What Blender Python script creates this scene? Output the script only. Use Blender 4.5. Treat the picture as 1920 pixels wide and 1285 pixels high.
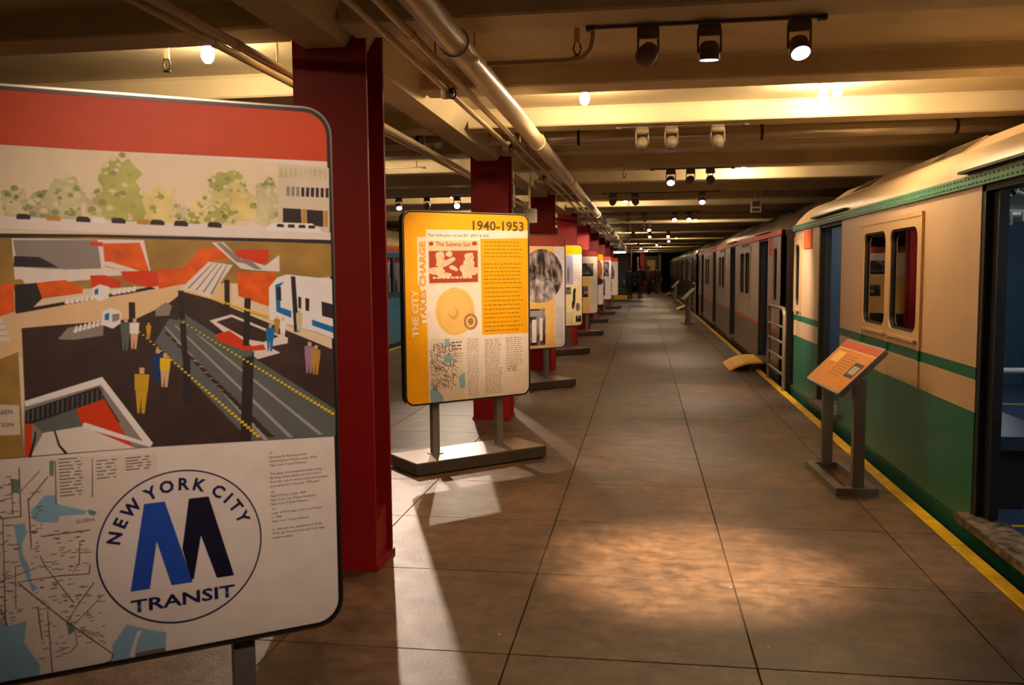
import bpy, bmesh, math, random
from mathutils import Vector, Matrix, Euler
R = math.radians
scene = bpy.context.scene
for o in list(bpy.data.objects): bpy.data.objects.remove(o)
COL = scene.collection

# ------------------------------------------------------------------ camera
cam_d = bpy.data.cameras.new('camera'); cam = bpy.data.objects.new('camera', cam_d); COL.objects.link(cam)
cam_d.sensor_width = 36; cam_d.lens = 1633.16 * 36 / 1920
YAW, PITCH, ROLL = .1494597, .0827282, -.0085868
fw = Vector((-math.sin(YAW)*math.cos(PITCH), math.cos(YAW)*math.cos(PITCH), -math.sin(PITCH)))
rt = Vector((math.cos(YAW), math.sin(YAW), 0)); up = rt.cross(fw)
r2 = rt*math.cos(ROLL) + up*math.sin(ROLL); u2 = -rt*math.sin(ROLL) + up*math.cos(ROLL)
cam.matrix_world = Matrix(((r2.x, u2.x, -fw.x, 0), (r2.y, u2.y, -fw.y, 0), (r2.z, u2.z, -fw.z, 1.55), (0, 0, 0, 1)))
cam_d.clip_start = .05; cam_d.clip_end = 200
cam_d.dof.use_dof = True; cam_d.dof.focus_distance = 5.6; cam_d.dof.aperture_fstop = 5.0
scene.camera = cam

# ------------------------------------------------------------------ world and exposure
w = bpy.data.worlds.new('world'); scene.world = w; w.use_nodes = True
w.node_tree.nodes['Background'].inputs[0].default_value = (.012, .008, .005, 1)
w.node_tree.nodes['Background'].inputs[1].default_value = .6
vs = scene.view_settings
vs.view_transform = 'Standard'; vs.look = 'None'; vs.gamma = 1; vs.use_curve_mapping = False
vs.exposure = 1.14

WARM = (1.0, .72, .42); SPOT = (1.0, .80, .62)
BULB_E = 275.0        # emission of the bare bulbs
SPOT_W = 100.0        # watts of a track spot

# ------------------------------------------------------------------ helpers
def lin(c):
    return tuple((x/12.92 if x <= .04045 else ((x+.055)/1.055)**2.4) for x in (v/255 for v in c))
MATS = {}
def mat(name, col, rough=.6, metal=0, var=0.0, scale=6, bump=0.0, bscale=40, col2=None, emit=None, es=0, coat=0, spec=.5, detail=4):
    if name in MATS: return MATS[name]
    m = bpy.data.materials.new(name); m.use_nodes = True; MATS[name] = m
    nt = m.node_tree; b = nt.nodes['Principled BSDF']; L = nt.links
    c = lin(col)
    b.inputs['Base Color'].default_value = (*c, 1); b.inputs['Roughness'].default_value = rough
    b.inputs['Metallic'].default_value = metal; b.inputs['Specular IOR Level'].default_value = spec
    if coat: b.inputs['Coat Weight'].default_value = coat; b.inputs['Coat Roughness'].default_value = .15
    tc = nt.nodes.new('ShaderNodeTexCoord')
    if var or col2:
        n = nt.nodes.new('ShaderNodeTexNoise'); n.inputs['Scale'].default_value = scale; n.inputs['Detail'].default_value = detail
        L.new(tc.outputs['Object'], n.inputs['Vector'])
        rp = nt.nodes.new('ShaderNodeValToRGB'); rp.color_ramp.elements[0].position = .3; rp.color_ramp.elements[1].position = .7
        c2 = lin(col2) if col2 else tuple(min(1, x*(1+var)) for x in c); c1 = c if col2 else tuple(x*(1-var) for x in c)
        rp.color_ramp.elements[0].color = (*c1, 1); rp.color_ramp.elements[1].color = (*c2, 1)
        L.new(n.outputs['Fac'], rp.inputs['Fac']); L.new(rp.outputs['Color'], b.inputs['Base Color'])
    if bump:
        n2 = nt.nodes.new('ShaderNodeTexNoise'); n2.inputs['Scale'].default_value = bscale; n2.inputs['Detail'].default_value = 5
        L.new(tc.outputs['Object'], n2.inputs['Vector'])
        bp = nt.nodes.new('ShaderNodeBump'); bp.inputs['Strength'].default_value = bump; bp.inputs['Distance'].default_value = .01
        L.new(n2.outputs['Fac'], bp.inputs['Height']); L.new(bp.outputs['Normal'], b.inputs['Normal'])
    if emit:
        b.inputs['Emission Color'].default_value = (*emit, 1); b.inputs['Emission Strength'].default_value = es
    return m

class MB:
    def __init__(s): s.v = []; s.f = []; s.m = []; s.sm = []
    def face(s, pts, mi=0, smooth=False):
        i = len(s.v); s.v += [tuple(p) for p in pts]; s.f.append(tuple(range(i, i+len(pts)))); s.m.append(mi); s.sm.append(smooth)
    def box(s, x0, x1, y0, y1, z0, z1, mi=0):
        x0, x1 = sorted((x0, x1)); y0, y1 = sorted((y0, y1)); z0, z1 = sorted((z0, z1))
        i = len(s.v); s.v += [(x, y, z) for z in (z0, z1) for y in (y0, y1) for x in (x0, x1)]
        for f in ((0,2,3,1), (4,5,7,6), (0,1,5,4), (2,6,7,3), (0,4,6,2), (1,3,7,5)):
            s.f.append(tuple(i+k for k in f)); s.m.append(mi); s.sm.append(False)
        return s
    def cbox(s, x0, x1, y0, y1, z0, z1, c, mi=0):          # box with chamfered top edges
        i = len(s.v)
        s.v += [(x, y, z0) for y in (y0, y1) for x in (x0, x1)] + [(x, y, z1-c) for y in (y0, y1) for x in (x0, x1)] \
             + [(x, y, z1) for y in (y0+c, y1-c) for x in (x0+c, x1-c)]
        for a, b in ((0, 4), (4, 8)):
            for p, q in ((0, 1), (1, 3), (3, 2), (2, 0)):
                s.f.append((i+a+p, i+a+q, i+b+q, i+b+p)); s.m.append(mi); s.sm.append(False)
        s.f.append((i+8, i+9, i+11, i+10)); s.m.append(mi); s.sm.append(False)
        s.f.append((i, i+2, i+3, i+1)); s.m.append(mi); s.sm.append(False)
        return s
    def prism(s, poly, h0, h1, axis='z', mi=0, smooth=False):
        def p3(a, b, h): return (a, b, h) if axis == 'z' else ((h, a, b) if axis == 'x' else (a, h, b))
        n = len(poly)
        s.face([p3(a, b, h1) for a, b in poly], mi); s.face([p3(a, b, h0) for a, b in reversed(poly)], mi)
        i = len(s.v); s.v += [p3(a, b, h0) for a, b in poly] + [p3(a, b, h1) for a, b in poly]
        for k in range(n):
            j = (k+1) % n; s.f.append((i+k, i+j, i+n+j, i+n+k)); s.m.append(mi); s.sm.append(smooth)
        return s
    def cyl(s, p0, p1, r0, r1=None, n=12, mi=0, cap=True):
        r1 = r0 if r1 is None else r1
        p0 = Vector(p0); p1 = Vector(p1); d = (p1-p0).normalized()
        a = d.orthogonal().normalized(); b = d.cross(a)
        A = [p0+(a*math.cos(t)+b*math.sin(t))*r0 for t in (2*math.pi*k/n for k in range(n))]
        B = [p1+(a*math.cos(t)+b*math.sin(t))*r1 for t in (2*math.pi*k/n for k in range(n))]
        i = len(s.v); s.v += [tuple(q) for q in A+B]
        for k in range(n):
            j = (k+1) % n; s.f.append((i+k, i+j, i+n+j, i+n+k)); s.m.append(mi); s.sm.append(True)
        if cap: s.face(list(reversed(A)), mi); s.face(B, mi)
        return s
    def tube(s, pts, r, n=8, mi=0):
        pts = [Vector(p) for p in pts]; rings = []
        a = None
        for k, p in enumerate(pts):
            d = ((pts[min(k+1, len(pts)-1)]-p).normalized() + (p-pts[max(k-1, 0)]).normalized())
            d = d.normalized() if d.length > 1e-6 else Vector((0, 0, 1))
            a = d.orthogonal().normalized() if a is None else (a - d*a.dot(d)).normalized()
            b = d.cross(a); rr = r[k] if isinstance(r, (list, tuple)) else r
            rings.append([p+(a*math.cos(t)+b*math.sin(t))*rr for t in (2*math.pi*q/n for q in range(n))])
        i = len(s.v)
        for g in rings: s.v += [tuple(q) for q in g]
        for k in range(len(rings)-1):
            for q in range(n):
                j = (q+1) % n; s.f.append((i+k*n+q, i+k*n+j, i+(k+1)*n+j, i+(k+1)*n+q)); s.m.append(mi); s.sm.append(True)
        s.face(list(reversed(rings[0])), mi); s.face(rings[-1], mi)
        return s
    def lathe(s, c, prof, n=16, mi=0):                    # prof: (r, z) about vertical axis at c
        i = len(s.v)
        for r, z in prof: s.v += [(c[0]+r*math.cos(2*math.pi*k/n), c[1]+r*math.sin(2*math.pi*k/n), c[2]+z) for k in range(n)]
        for a in range(len(prof)-1):
            for k in range(n):
                j = (k+1) % n; s.f.append((i+a*n+k, i+a*n+j, i+(a+1)*n+j, i+(a+1)*n+k)); s.m.append(mi); s.sm.append(True)
        return s
    def ring(s, outer, inner, y0, y1, mi=0, axis='y'):    # flat frame between two loops of equal length, with thickness
        n = len(outer)
        def p3(q, h): return (q[0], h, q[1]) if axis == 'y' else (h, q[0], q[1])
        for k in range(n):
            j = (k+1) % n
            s.face([p3(outer[k], y0), p3(outer[j], y0), p3(inner[j], y0), p3(inner[k], y0)], mi)
            s.face([p3(outer[k], y1), p3(inner[k], y1), p3(inner[j], y1), p3(outer[j], y1)], mi)
            s.face([p3(inner[k], y0), p3(inner[j], y0), p3(inner[j], y1), p3(inner[k], y1)], mi)
            s.face([p3(outer[k], y0), p3(outer[k], y1), p3(outer[j], y1), p3(outer[j], y0)], mi)
        return s
    def mesh(s, name, mats):
        me = bpy.data.meshes.new(name); me.from_pydata(s.v, [], s.f)
        for m in (mats if isinstance(mats, (list, tuple)) else [mats]): me.materials.append(m)
        me.polygons.foreach_set('material_index', s.m); me.polygons.foreach_set('use_smooth', s.sm); me.update()
        return me
    def build(s, name, mats, parent=None, weld=False):
        me = s.mesh(name, mats)
        if weld:
            b = bmesh.new(); b.from_mesh(me); bmesh.ops.remove_doubles(b, verts=b.verts, dist=1e-5)
            bmesh.ops.recalc_face_normals(b, faces=b.faces); b.to_mesh(me); b.free()
        return link(name, me, parent)
def link(name, me, parent=None):
    o = bpy.data.objects.new(name, me); COL.objects.link(o)
    if parent is not None: o.parent = parent
    return o
def empty(name, loc=(0,0,0), rz=0, label=None, cat=None, group=None):
    o = bpy.data.objects.new(name, None); COL.objects.link(o); o.location = loc; o.rotation_euler = (0, 0, rz); o.empty_display_size = .1
    tag(o, label, cat, group); return o
def tag(o, label=None, cat=None, group=None, kind=None):
    if label: o['label'] = label
    if cat: o['category'] = cat
    if group: o['group'] = group
    if kind: o['kind'] = kind
    return o
def copy_tree(o, parent=None):
    c = o.copy(); COL.objects.link(c); c.parent = parent
    for ch in list(o.children): copy_tree(ch, c)
    return c
def rrect(x0, x1, z0, z1, r, n=6):
    P = []
    for cx, cz, a0 in ((x1-r, z1-r, 0), (x0+r, z1-r, 90), (x0+r, z0+r, 180), (x1-r, z0+r, 270)):
        for k in range(n+1):
            t = R(a0+90*k/n); P.append((cx+r*math.cos(t), cz+r*math.sin(t)))
    return P
def rect_like(x0, x1, z0, z1, n=6):                        # same vertex count as rrect, projected on the rectangle
    P = []
    for cx, cz, a0 in ((x1, z1, 0), (x0, z1, 90), (x0, z0, 180), (x1, z0, 270)):
        P += [(cx, cz)]*(n+1)
    return P
def text_mesh(txt, size, m, parent, x, y, z, align='LEFT', rot=0, width=None, name='printed_text', sy=1, bold=0, spacing=1):
    cu = bpy.data.curves.new('t', 'FONT'); cu.body = txt; cu.size = size; cu.align_x = align; cu.space_line = 1.0
    cu.resolution_u = 2; cu.offset = bold; cu.space_character = spacing
    ob = bpy.data.objects.new('t', cu); COL.objects.link(ob)
    dg = bpy.context.evaluated_depsgraph_get(); me = bpy.data.meshes.new_from_object(ob.evaluated_get(dg))
    bpy.data.objects.remove(ob); bpy.data.curves.remove(cu)
    if width:
        xs = [v.co.x for v in me.vertices]; k = width/(max(xs)-min(xs)); me.transform(Matrix.Diagonal((k, sy, 1, 1)))
    me.transform(Matrix.Translation((x, y, z)) @ Matrix.Rotation(-rot, 4, 'Y') @ Matrix.Rotation(R(90), 4, 'X'))
    me.materials.clear(); me.materials.append(m); me.name = name
    return link(name, me, parent)
# ------------------------------------------------------------------ materials of the place
def floor_mat():
    m = bpy.data.materials.new('worn_concrete_floor'); m.use_nodes = True; nt = m.node_tree; L = nt.links; b = nt.nodes['Principled BSDF']
    g = nt.nodes.new('ShaderNodeNewGeometry'); oi = nt.nodes.new('ShaderNodeObjectInfo')
    def noise(sc, det, vec=None, ro=.6):
        n = nt.nodes.new('ShaderNodeTexNoise'); n.inputs['Scale'].default_value = sc; n.inputs['Detail'].default_value = det; n.inputs['Roughness'].default_value = ro
        L.new(vec or g.outputs['Position'], n.inputs['Vector']); return n
    mp = nt.nodes.new('ShaderNodeMapping'); mp.inputs['Scale'].default_value = (1.0, .55, 1); L.new(g.outputs['Position'], mp.inputs['Vector'])
    n1 = noise(.9, 6, mp.outputs['Vector'], .65); n2 = noise(10, 9, None, .72); n3 = noise(60, 3)
    r1 = nt.nodes.new('ShaderNodeValToRGB'); e = r1.color_ramp.elements
    e[0].position = .36; e[0].color = (*lin((80, 61, 47)), 1); e[1].position = .66; e[1].color = (*lin((138, 107, 82)), 1)
    L.new(n1.outputs['Fac'], r1.inputs['Fac'])
    r2_ = nt.nodes.new('ShaderNodeValToRGB'); e = r2_.color_ramp.elements
    e[0].position = .36; e[0].color = (.36, .33, .31, 1); e[1].position = .60; e[1].color = (1.05, 1.05, 1.05, 1)
    L.new(n2.outputs['Fac'], r2_.inputs['Fac'])
    mx = nt.nodes.new('ShaderNodeMixRGB'); mx.blend_type = 'MULTIPLY'; mx.inputs[0].default_value = .8
    L.new(r1.outputs[0], mx.inputs[1]); L.new(r2_.outputs[0], mx.inputs[2])
    # scuffed traffic marks, stretched across the aisle
    mp3 = nt.nodes.new('ShaderNodeMapping'); mp3.inputs['Scale'].default_value = (1.0, 2.0, 1); mp3.inputs['Rotation'].default_value = (0, 0, .25); L.new(g.outputs['Position'], mp3.inputs['Vector'])
    n4 = noise(3.2, 10, mp3.outputs['Vector'], .75)
    r4 = nt.nodes.new('ShaderNodeValToRGB'); e = r4.color_ramp.elements
    e[0].position = .42; e[0].color = (.42, .38, .35, 1); e[1].position = .55; e[1].color = (1.06, 1.06, 1.06, 1); L.new(n4.outputs['Fac'], r4.inputs['Fac'])
    mx4 = nt.nodes.new('ShaderNodeMixRGB'); mx4.blend_type = 'MULTIPLY'; mx4.inputs[0].default_value = .6; L.new(mx.outputs[0], mx4.inputs[1]); L.new(r4.outputs[0], mx4.inputs[2]); mx = mx4
    # paint flecks
    vo = nt.nodes.new('ShaderNodeTexVoronoi'); vo.inputs['Scale'].default_value = 2.6; L.new(g.outputs['Position'], vo.inputs['Vector'])
    lt = nt.nodes.new('ShaderNodeMath'); lt.operation = 'LESS_THAN'; lt.inputs[1].default_value = .022; L.new(vo.outputs['Distance'], lt.inputs[0])
    mx2 = nt.nodes.new('ShaderNodeMixRGB'); mx2.inputs[2].default_value = (*lin((205, 185, 160)), 1); L.new(mx.outputs[0], mx2.inputs[1])
    ml = nt.nodes.new('ShaderNodeMath'); ml.operation = 'MULTIPLY'; ml.inputs[1].default_value = .6; L.new(lt.outputs[0], ml.inputs[0]); L.new(ml.outputs[0], mx2.inputs[0])
    hs = nt.nodes.new('ShaderNodeHueSaturation'); L.new(mx2.outputs[0], hs.inputs['Color'])
    mr = nt.nodes.new('ShaderNodeMapRange'); mr.inputs['To Min'].default_value = .88; mr.inputs['To Max'].default_value = 1.08
    L.new(oi.outputs['Random'], mr.inputs['Value']); L.new(mr.outputs[0], hs.inputs['Value']); L.new(hs.outputs[0], b.inputs['Base Color'])
    rr = nt.nodes.new('ShaderNodeMapRange'); rr.inputs['To Min'].default_value = .32; rr.inputs['To Max'].default_value = .62
    L.new(n2.outputs['Fac'], rr.inputs['Value']); L.new(rr.outputs[0], b.inputs['Roughness'])
    ad = nt.nodes.new('ShaderNodeMath'); ad.operation = 'ADD'; L.new(n2.outputs['Fac'], ad.inputs[0]); L.new(n3.outputs['Fac'], ad.inputs[1])
    bp = nt.nodes.new('ShaderNodeBump'); bp.inputs['Strength'].default_value = .22; bp.inputs['Distance'].default_value = .008
    L.new(ad.outputs[0], bp.inputs['Height']); L.new(bp.outputs['Normal'], b.inputs['Normal'])
    return m
FLOOR = floor_mat()
CEIL = mat('painted_concrete_ceiling', (216, 202, 166), .55, var=.10, scale=2.2, bump=.25, bscale=9)
PIPE = mat('cream_painted_pipe', (205, 186, 150), .35, var=.06, scale=5)
STEELPIPE = mat('silver_pipe', (205, 198, 184), .30, .85)
DARKST = mat('dark_steel', (45, 40, 36), .5, .3)
FIX = mat('fixture_paint', (118, 102, 84), .5)
RAIL = mat('bronze_rail', (84, 68, 48), .5)
RED = mat('red_gloss_paint', (140, 8, 12), .5, var=.10, scale=3, bump=.08, bscale=12, spec=.3)
GREYST = mat('grey_painted_steel', (128, 120, 114), .38, .35)
BASEST = mat('satin_metal_base', (150, 140, 134), .28, .6)
TRIM = mat('dark_edge_trim', (40, 34, 30), .4, .4)
CHROME = mat('bright_edge_trim', (150, 138, 122), .32, 1)
YEL = mat('yellow_safety_paint', (252, 206, 8), .55, col2=(214, 168, 10), scale=7, bump=.2, bscale=25)
YELR = mat('yellow_ramp_paint', (255, 186, 0), .5, var=.06, scale=4)
DARKWALL = mat('tunnel_wall_paint', (58, 48, 40), .7, var=.15, scale=1.2)
BALLAST = mat('dark_track_bed', (34, 30, 27), .9, var=.3, scale=9)
JOINT = mat('floor_joint_dirt', (66, 52, 42), .8)

# ------------------------------------------------------------------ floor: slabs with recessed joints
YEND = 63.0
floor = MB().box(-5.0, 1.785, -4, YEND, -1.2, -.012).build('floor', JOINT); tag(floor, kind='structure')
xs = [-4.9] + [1.42-.975*k for k in range(6, -1, -1)] + [1.70]
y0 = 4.32-.95*7; rows = [y0+.95*k for k in range(0, 70)]
rows = [y for y in rows if y < YEND]
J = .003
slab_cache = {}
far = MB()
for r in range(len(rows)-1):
    for c in range(len(xs)-1):
        wx = xs[c+1]-xs[c]-2*J; wy = rows[r+1]-rows[r]-2*J
        if rows[r] < 14.6 and rows[r] > -1.6:
            key = round(wx, 3)
            if key not in slab_cache:
                slab_cache[key] = MB().cbox(-wx/2, wx/2, -wy/2, wy/2, -.03, 0, .0015).mesh('slab', FLOOR)
            o = link('slab', slab_cache[key], floor); o.location = ((xs[c]+xs[c+1])/2, (rows[r]+rows[r+1])/2, 0)
        else:
            far.cbox(xs[c]+J, xs[c+1]-J, rows[r]+J, rows[r+1]-J, -.03, 0, .0015)
tag(far.build('distant_slabs', FLOOR, floor), kind='stuff')
for side, (a, b_) in enumerate(((1.703, 1.785), (-5.0, -4.903))):
    k = 0; y = -3.5
    random.seed(5)
    while y < YEND-.2:
        ln_ = .95*3 if y < 30 else 9; y1 = min(y+ln_, YEND)
        MB().cbox(a, b_, y+.002, y1-.002, -.03, .004, .004).build('edge_strip', YEL, floor); y = y1
trackbed = MB().box(1.785, 5.5, -4, 80, -1.3, -1.2).build('trim_1', BALLAST); tag(trackbed, kind='structure')
trackbed2 = MB().box(-9.2, -5.0, -4, 80, -1.3, -1.2).build('trim_2', BALLAST); tag(trackbed2, kind='structure')

# ------------------------------------------------------------------ ceiling: slab, cross beams, long girder
ceiling = MB().box(-9.2, 5.5, -4, 80, 2.84, 3.1).build('ceiling', CEIL); tag(ceiling, kind='structure')
prof = [(-.012, 2.84), (0, 2.82), (0, 2.705), (.010, 2.694), (.260, 2.694), (.27, 2.705), (.27, 2.82), (.282, 2.84)]
bm_r = MB(); bm_r.prism([(a, b_) for a, b_ in prof], -1.40, 5.5, 'x'); me_r = bm_r.mesh('ceiling_beam', CEIL)
bm_l = MB(); bm_l.prism([(a, b_) for a, b_ in prof], -9.2, -1.74, 'x'); me_l = bm_l.mesh('ceiling_beam', CEIL)
for k in range(-4, 50):
    y = 5.5+1.524*k
    for me in (me_r, me_l):
        o = link('ceiling_beam', me, ceiling); o.location = (0, y, 0)
GX = -1.565
MB().prism([(GX-.19, 2.84), (GX-.19, 2.80), (GX-.105, 2.66), (GX+.105, 2.66), (GX+.19, 2.80), (GX+.19, 2.84)], -4, 62, 'y').build('girder', CEIL, ceiling, weld=True)
wall_right = MB().box(5.4, 5.6, -4, 80, -1.3, 3.1).build('wall_right', DARKWALL); tag(wall_right, kind='structure')
wall_left = MB().box(-9.4, -9.2, -4, 80, -1.3, 3.1).build('wall_left', DARKWALL); tag(wall_left, kind='structure')
wall_rear = MB().box(-9.2, 5.4, -4.2, -4, -1.3, 3.1).build('wall_rear', DARKWALL); tag(wall_rear, kind='structure')
wall_far = MB().box(-9.2, 5.4, 66, 66.2, -1.3, 3.1).build('wall_far', DARKWALL); tag(wall_far, kind='structure')

# ------------------------------------------------------------------ columns
CX = -1.55; CY0 = 4.40; PITCH_Y = 4.57
ords = ['first', 'second', 'third', 'fourth', 'fifth', 'sixth', 'seventh', 'eighth', 'ninth', 'tenth']
col_labels = {0: 'large red steel column right behind the big transit map panel',
  1: 'red steel column just behind the 1940-1953 panel', 2: 'red steel column behind the panel with the oval photograph',
  3: 'red steel column behind the panel with the small blue map', 4: 'red steel column with bright red sheet on it, fifth in the row'}
mb = MB().box(-.19, .19, -.15, -.128, 0, 2.84); fl_near = mb.mesh('flange', RED)
mb = MB().box(-.19, .19, .128, .15, 0, 2.84); fl_far = mb.mesh('flange', RED)
mb = MB().box(-.012, .012, -.128, .128, 0, 2.84); web = mb.mesh('web', RED)
mb = MB(); mb.prism([(-.128, 0), (.128, 0), (.128, .30), (-.128, .22)], .012, .17, 'x'); mb.prism([(-.128, 0), (.128, 0), (.128, .30), (-.128, .22)], -.17, -.012, 'x'); foot = mb.mesh('base_fill', RED)
mb = MB().box(-.20, .20, -.16, .16, 0, .03); plate = mb.mesh('base_plate', RED)
NCOL = 9
for k in range(NCOL):
    y = CY0+PITCH_Y*k
    lab = col_labels.get(k, 'red steel column, %s in the row along the panels' % (ords[k] if k < 10 else ('eleventh' if k == 10 else 'farthest')))
    t = empty('steel_column', (CX, y, 0), 0, lab, 'column', 'red columns along the platform')
    for nm, me in (('flange', fl_near), ('flange', fl_far), ('web', web), ('base_fill', foot), ('base_plate', plate)): link(nm, me, t)

# ------------------------------------------------------------------ pipes and conduits
def pipe_run(name, x, z, r, m, label, y0=-3.5, y1=61, step=3.05, hang=True, cat='pipe'):
    t = empty(name, (x, 0, z), 0, label, cat)
    MB().cyl((0, y0, 0), (0, y1, 0), r, n=16).build('pipe_body', m, t)
    y = y0+1.3
    while y < y1:
        MB().cyl((0, y-.03, 0), (0, y+.03, 0), r*1.14, n=16).build('coupling', m, t)
        if hang and y < 30:
            MB().cyl((0, y+.45, r), (0, y+.45, 2.84-z), .006, n=6).build('hanger_rod', PIPE, t)
        y += step
    return t
pipe_run('sprinkler_main', -.83, 2.56, .060, PIPE, 'thick cream painted pipe running the length of the platform ceiling', y1=46)
pipe_run('conduit', -1.03, 2.603, .020, PIPE, 'thin cream conduit just left of the thick pipe', hang=True)
valved = pipe_run('conduit', -1.145, 2.608, .017, PIPE, 'thin cream conduit nearest the girder on its right side', hang=False)
pipe_run('conduit', -.945, 2.618, .012, PIPE, 'thinnest cream conduit tucked above the thick pipe', hang=False)
pipe_run('conduit', -1.86, 2.600, .022, PIPE, 'lower cream conduit left of the girder')
pipe_run('conduit', -1.97, 2.612, .018, PIPE, 'upper cream conduit left of the girder', hang=False)
# valves on the conduit nearest the girder
for y in (3.1, 5.1, 7.4, 9.9):
    v = MB(); v.lathe((0, y, 0), [(0, -.05), (.03, -.05), (.035, -.01), (.03, .025), (0, .03)], 10); v = v.build('valve', PIPE, valved)
    MB().cyl((.035, y-.02, 0), (.045, y-.04, -.03), .009, n=6).build('valve_stem', DARKST, v)
    MB().tube([(.045+.02*math.cos(a), y-.04, -.03+.03*math.sin(a)) for a in [R(30*q) for q in range(13)]], .005, 6).build('handwheel', DARKST, v)
# steel cross pipes
for lab, xa, xb in (('shiny steel cross pipe under the ceiling above the aisle', -1.36, 5.2), ('shiny steel cross pipe under the ceiling left of the columns', -9.0, -1.78)):
    t = empty('cross_pipe', (0, 7.75, 2.702), 0, lab, 'pipe')
    MB().cyl((xa, 0, 0), (xb, 0, 0), .058, n=18).build('pipe_body', STEELPIPE, t)
    x = xa+.80
    while x < xb:
        MB().cyl((x-.012, 0, 0), (x+.012, 0, 0), .066, n=16).build('flange_ring', DARKST, t)
        MB().box(x-.015, x+.015, -.004, .004, .05, .138).build('hanger', DARKST, t); x += 1.55
# conduit elbow from the track to the pipe
t = tag(MB().tube([(-.752, 4.262, 2.55)] + [(-.35+.0*k, 4.262, 2.55) for k in (0,)] + [(-.29, 4.262, 2.56), (-.25, 4.262, 2.60), (-.24, 4.262, 2.66), (-.24, 4.262, 2.694)], .012, 8).build('conduit_elbow', PIPE),
    'thin bent conduit leading from the near track to the thick pipe', 'conduit')
# louvered electrical box between columns
t = empty('electrical_box', (-1.34, 9.75, 2.08), R(40), 'ribbed grey electrical box hung beside the girder past the second column', 'box')
BOXG = mat('beige_grey_box', (140, 126, 106), .5); MB().cbox(-.16, .16, -.06, .06, 0, .16, .01).build('body', BOXG, t)
for k in range(9): MB().box(-.15+.033*k, -.138+.033*k, -.072, -.06, .015, .145).build('rib', BOXG, t)
for sx in (-.1, .1): MB().cyl((sx, 0, .16), (sx, 0, .58), .012, n=8).build('hanger_rod', PIPE, t)

# ------------------------------------------------------------------ lamps
BULB = mat('lit_bulb_glass', (255, 240, 220), .3, emit=WARM, es=BULB_E)
LENS = mat('lit_spot_lens', (255, 250, 255), .3, emit=(.80, .74, 1.0), es=9)
PORC = mat('lamp_socket', (190, 175, 150), .5)
BPROF = [(0, 0), (.012, -.002), (.024, -.012), (.032, -.03), (.034, -.045), (.03, -.062), (.02, -.08), (.014, -.098), (.0135, -.105)]
def bulb(x, y, label, group='bare ceiling bulbs', z=2.84):
    t = empty('ceiling_bulb', (x, y, z), 0, label, 'light bulb', group)
    MB().lathe((0, 0, 0), [(0, 0), (.05, 0), (.05, -.010), (.026, -.02), (.022, -.035), (0, -.035)], 14).build('socket', PORC, t)
    MB().lathe((0, 0, -.125), [(r, -zz) for r, zz in [(0.0, .012), (.014, .009), (.027, -.004), (.034, -.022), (.034, -.04), (.028, -.062), (.018, -.082), (.013, -.098)]], 16).build('bulb', BULB, t)
bulb(-2.38, 4.62, 'bare glowing bulb above the left end of the big map panel')
bulb(-.41, 6.25, 'bare glowing bulb near the thick pipe above the aisle')
bulb(1.24, 6.45, 'bare glowing bulb nearest the green train roof')
bulb(1.30, 6.30, 'bare bulb half hidden by the cross beam beside the train side bulb')
bulb(1.22, 11.15, 'bare glowing bulb above the far end of the green train')
bulb(-3.4, 1.3, 'bare bulb overhead to the left of the camera')
bulb(-2.9, 8.9, 'bare bulb left of the columns by the second red column')
bulb(-3.0, 18.2, 'bare bulb left of the columns by the fourth red column')
for i, (x, y) in enumerate(((-.3, 15.4), (1.24, 21.5), (-.3, 27.6), (1.24, 33.7), (-.3, 39.8), (.9, 46.0), (.3, 52.1), (.1, 58.2))):  # bulbs added to brighten the far ceiling and the dark far end
    bulb(x, y, 'added bulb brightening the far aisle, %s beyond the third track' % ords[i], 'added far aisle bulbs')
for i, y in enumerate((13.6, 16.7, 22.7, 33.4)):  # extra bulbs put in to light the far bays and the blue car
    bulb(-3.0, y, 'added fill bulb above the left half of the platform, %s beyond the second column' % ords[i], 'added left side bulbs')

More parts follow.
